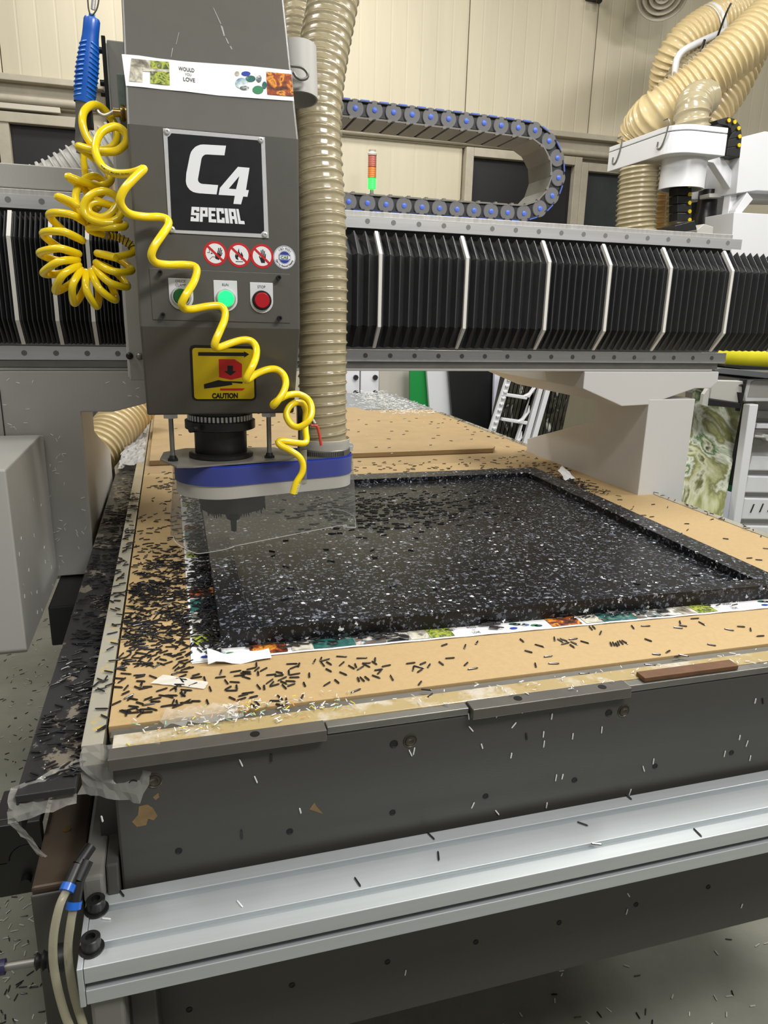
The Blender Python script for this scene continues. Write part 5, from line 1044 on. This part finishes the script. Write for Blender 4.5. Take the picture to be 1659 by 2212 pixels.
for i in range(430):
    u, v = R_.triangular(.12, .75, .35), R_.triangular(.45, .92, .70); x = .10+u*.9; y = 1.0+v*.84
    it.append(((x, y, .9540), rdir(.5, .05), UP, 1))
for i in range(60): it.append(((R_.uniform(.12, .95), R_.uniform(1.0, 1.8), .9540), rdir(.8, .05), UP, 1))
heap('slab_chip_litter', it, M['chip'], 'black chips lying in the recess of the black slab')
it = []
for i in range(520):
    y = R_.choice((R_.uniform(.72, 1.25), R_.uniform(.72, 2.3), R_.triangular(1.2, 1.9, 1.7))); it.append(((-.1165-.05*R_.random()**1.7, y, .9212+R_.random()*.003), rdir(.8, .15, .1), UP, 1))
for i in range(90): it.append(((R_.uniform(-.112, -.092), R_.uniform(.76, 1.9), .9446+R_.random()*.002), rdir(1.2, .1, .2), UP, 1))
heap('gutter_chip_litter', it, M['chip'], 'black chips piled along the side gutter of the machine table')
# white chips stuck on the front apron and elsewhere
TA = [(490,165,492,185),(505,160,507,180),(565,165,572,150),(572,150,578,165),(600,175,605,157),(655,163,672,160),(700,160,703,138),(813,185,816,165),(910,100,914,72),(495,218,505,230),(540,283,545,300),(655,335,658,320),(665,212,669,207),(781,255,783,235),(783,290,785,275),(895,260,897,245),(1008,237,1010,218),(1170,370,1175,388),(1209,360,1212,340),(1486,330,1490,312),(1545,265,1548,250),(1585,350,1590,325),(1605,125,1610,105),(1572,290,1578,272),(830,420,832,408),(854,418,858,402),(504,528,510,515),(793,530,796,513),(598,545,606,555),(1110,865,1118,877),(1106,942,1109,930),(1553,920,1557,908),(243,1182,246,1165),(1117,478,1122,463),(270,330,258,305),(276,318,279,303)]
TB = [(883,335,887,357),(1035,382,1047,408),(1100,455,1110,478),(1293,588,1300,615),(440,632,442,640)]
for p, q in list(segs(TA, 740, 1450, 1.805, 'y', .722))+list(segs(TB, 0, 1450, 2, 'y', .722)):
    chip((p+q)/2, q-p, (0, -1, 0), 'w', 'white plastic chip stuck to the charcoal front apron', 'white chips on the apron', .0008, .85)
for p, q in list(segs([(1170,350,1172,400),(1042,685,1045,722)], 0, 1450, 2, 'y', .722))+list(segs([(1636,100,1640,132),(715,240,718,268)], 740, 1450, 1.805, 'y', .722)):
    chip((p+q)/2, q-p, (0, -1, 0), 'b', 'black plastic chip stuck to the charcoal front apron', 'black chips on the apron', .0008, .9)
for p, q in list(segs([(340,640,348,648),(372,703,375,742),(45,803,72,845),(915,590,957,605),(970,675,1010,678),(1378,625,1390,637),(1103,482,1127,503)], 740, 1450, 1.805, 'z', .776))+list(segs([(510,942,536,976)], 0, 1450, 2, 'z', .776)):
    chip((p+q)/2, q-p, UP, 'b', 'black plastic chip on top of the aluminium front rail', 'black chips on the rail')
for p, q in segs([(1023,992,1050,1025),(450,1072,470,1074)], 0, 1450, 2, 'z', .776): chip((p+q)/2, q-p, UP, 'w', 'white plastic chip on top of the aluminium front rail', 'white chips on the rail')
LEGP = [(130,225),(60,200),(238,215),(35,385),(200,415),(185,515),(70,525),(90,545),(110,552),(373,600),(430,620),(410,640),(412,765),(430,748),(455,750),(465,738),(437,798),(363,825),(390,862),(415,880),(402,850),(465,955),(360,1050),(600,1057),(605,1145),(440,1222),(470,1252),(430,1280),(385,1312),(420,1300),(470,1285),(410,1355),(425,1362),(620,1278),(560,1325),(600,1310),(555,1300),(570,1420),(440,1480),(455,1520),(430,1560),(900,225),(940,320),(995,265),(995,325),(780,222)]
for x, y in LEGP:
    p = W(x/3.3525, 760+y/3.3525, 'y', 1.641); a = R_.uniform(-1.5, 1.5); chip(p, (math.cos(a), 0, math.sin(a)), (0, -1, 0), 'w', 'small white chip clinging to the shaded plate of the left gantry leg', 'white chips on the left leg', .0008, .72)
for x, y in ((240,1070),(295,1110),(150,1350),(243,1330),(318,1415),(205,1580),(325,1520),(350,1515),(370,1560),(168,1690),(135,1465),(300,1870),(268,1885),(380,1690),(175,1770),(225,1750),(265,1740),(235,2100)):
    p = W(x/3.3525, 760+y/3.3525, 'x', -.262); a = R_.uniform(.5, 2.4); chip(p, (0, math.cos(a), math.sin(a)), (1, 0, 0), 'w', 'small white chip clinging to the grey drive cover', 'white chips on the drive cover', .0008, .6)
# floor litter
it = []; fp = []
for i in range(2600):
    if R_.random() < .55: x, y = R_.uniform(-1.3, -.16), R_.uniform(.85, 4.2)
    else: x, y = R_.uniform(.05, 2.6), R_.uniform(.7, 1.9)
    if x > .1 and y > 1.0 and R_.random() < .55: continue
    fp.append((x, y))
for i in range(420): fp.append((R_.uniform(-.62, -.20), R_.triangular(1.0, 2.3, 1.3)))
fp.sort(key=lambda p: p[0]**2+p[1]**2)
k = [0, 0]; wt = []
for x, y in fp:
    w_ = R_.random() < (.62 if x > 0 else .5)
    d = rdir(math.pi, .03)
    vis = (x > .2 and y < 1.25) or x < -.25
    if vis and k[w_] < (150 if w_ else 0):
        chip((x, y, 0), d, UP, 'w' if w_ else 'b', ('white' if w_ else 'black')+' plastic chip lying on the grey hall floor', ('white' if w_ else 'black')+' chips on the floor', .001, 1.1); k[w_] += 1
    else: (wt if w_ else it).append(((x, y, .0015), d, UP, 1.1))
heap('black_floor_litter', it, M['chip'], 'black chips strewn over the grey hall floor')
heap('white_floor_litter', wt, mat('dull_white_chip', (186, 186, 176), .5), 'white chips strewn over the grey hall floor')
# shards along the front edge, white and coloured
for nm, c, n in (('white', (228, 228, 226), 240), ('green', (150, 196, 160), 26), ('yellow', (226, 206, 70), 26), ('orange', (226, 150, 70), 14)):
    it = []
    for i in range(n):
        if nm == 'white' and R_.random() < .4: x, y = R_.uniform(.2, 1.1), R_.uniform(.725, .765)
        else: x, y = R_.triangular(-.08, .22, .06), R_.triangular(.735, .80, .765)
        it.append(((x, y, .9425+R_.random()*.005), rdir(math.pi, .4), UP, R_.uniform(.2, .6)))
    heap(nm+'_edge_shards', it, mat(nm+'_shard', c, .4), nm+' plastic shards caught along the front edge of the machine table')
it = []
for i in range(900):
    t = R_.random(); y = 3.3+.95*t; x = R_.triangular(.86+.15*t, 1.27, 1.15); it.append(((x, y, .941+.02*R_.random()**2*(1 if y > 3.45 else .3)), rdir(math.pi, .5), UP, R_.uniform(.6, 1.3)))
for i in range(160): it.append(((R_.uniform(-.05, 1.1), R_.uniform(3.4, 4.2), .9405), rdir(), UP, R_.uniform(.5, 1.1)))
for i in range(120): it.append(((R_.uniform(-.05, 1.2), R_.uniform(1.95, 3.4), .943 if i % 2 else .957), rdir(), UP, R_.uniform(.3, .8)))
heap('white_chip_bank', it, M['chipw'], 'bank of white shavings at the far end of the machine table')
# clear film hanging off the front-left corner
def film(name, label, cs, nu, nv, amp, m=None):
    A = [np.array(c, float) for c in cs]; b = MB(); v = []; q = random.Random(len(name)*7+nu); N3 = np.cross(A[1]-A[0], A[3]-A[0]); N3 /= np.linalg.norm(N3)
    for i in range(nu+1):
        for j in range(nv+1):
            s_, t = i/nu, j/nv; p = A[0]*(1-s_)*(1-t)+A[1]*s_*(1-t)+A[2]*s_*t+A[3]*(1-s_)*t
            v.append(p+N3*q.uniform(0, amp)+np.array([q.uniform(-amp, amp)*.5, q.uniform(-amp, amp)*.5, 0]))
    b.add(v, [(i*(nv+1)+j, (i+1)*(nv+1)+j, (i+1)*(nv+1)+j+1, i*(nv+1)+j+1) for i in range(nu) for j in range(nv)])
    return tag(b.done(name, m or M['film']), label, 'film')
film('plastic_film', 'torn clear film hanging over the front left corner of the table', [(-.112, .742, .944), (-.03, .728, .944), (-.055, .710, .885), (-.118, .722, .90)], 9, 7, .005)
film('plastic_film', 'clear film draped over the open end of the side gutter', [(-.178, .715, .924), (-.115, .75, .926), (-.118, .700, .905), (-.182, .690, .898)], 9, 6, .005)
film('plastic_film', 'thin strip of clear film dangling below the gutter end', [(-.180, .692, .90), (-.172, .692, .90), (-.150, .700, .845), (-.155, .70, .845)], 3, 8, .002)
film('plastic_film', 'crumpled clear film lying on the front edge near the corner', [(-.03, .757, .943), (.06, .757, .943), (.055, .79, .944), (-.03, .795, .944)], 12, 6, .006)
film('plastic_film', 'flat scrap of white film on the spoilboard near the front left corner', [(-.045, .872, .941), (.02, .842, .941), (.026, .858, .941), (-.03, .892, .941)], 8, 4, .0012, mat('white_film', (226, 222, 212), .3, clear=.25))
film('plastic_film', 'shiny crumpled film along the far left edge of the table', [(-.17, 2.3, .922), (-.095, 2.3, .944), (-.095, 3.4, .948), (-.17, 3.2, .924)], 8, 40, .010, mat('shiny_film', (196, 196, 198), .15, clear=.35))
cq = [W(1205, 1016, 'z', .972), W(1216, 1005, 'z', .975), W(1246, 1032, 'z', .943), W(1226, 1040, 'z', .942)]
tag(film('printed_tape', 'curled white paper end sticking up at the far right corner of the black slab', cq, 5, 4, .004, M['paper']), None, 'tape')
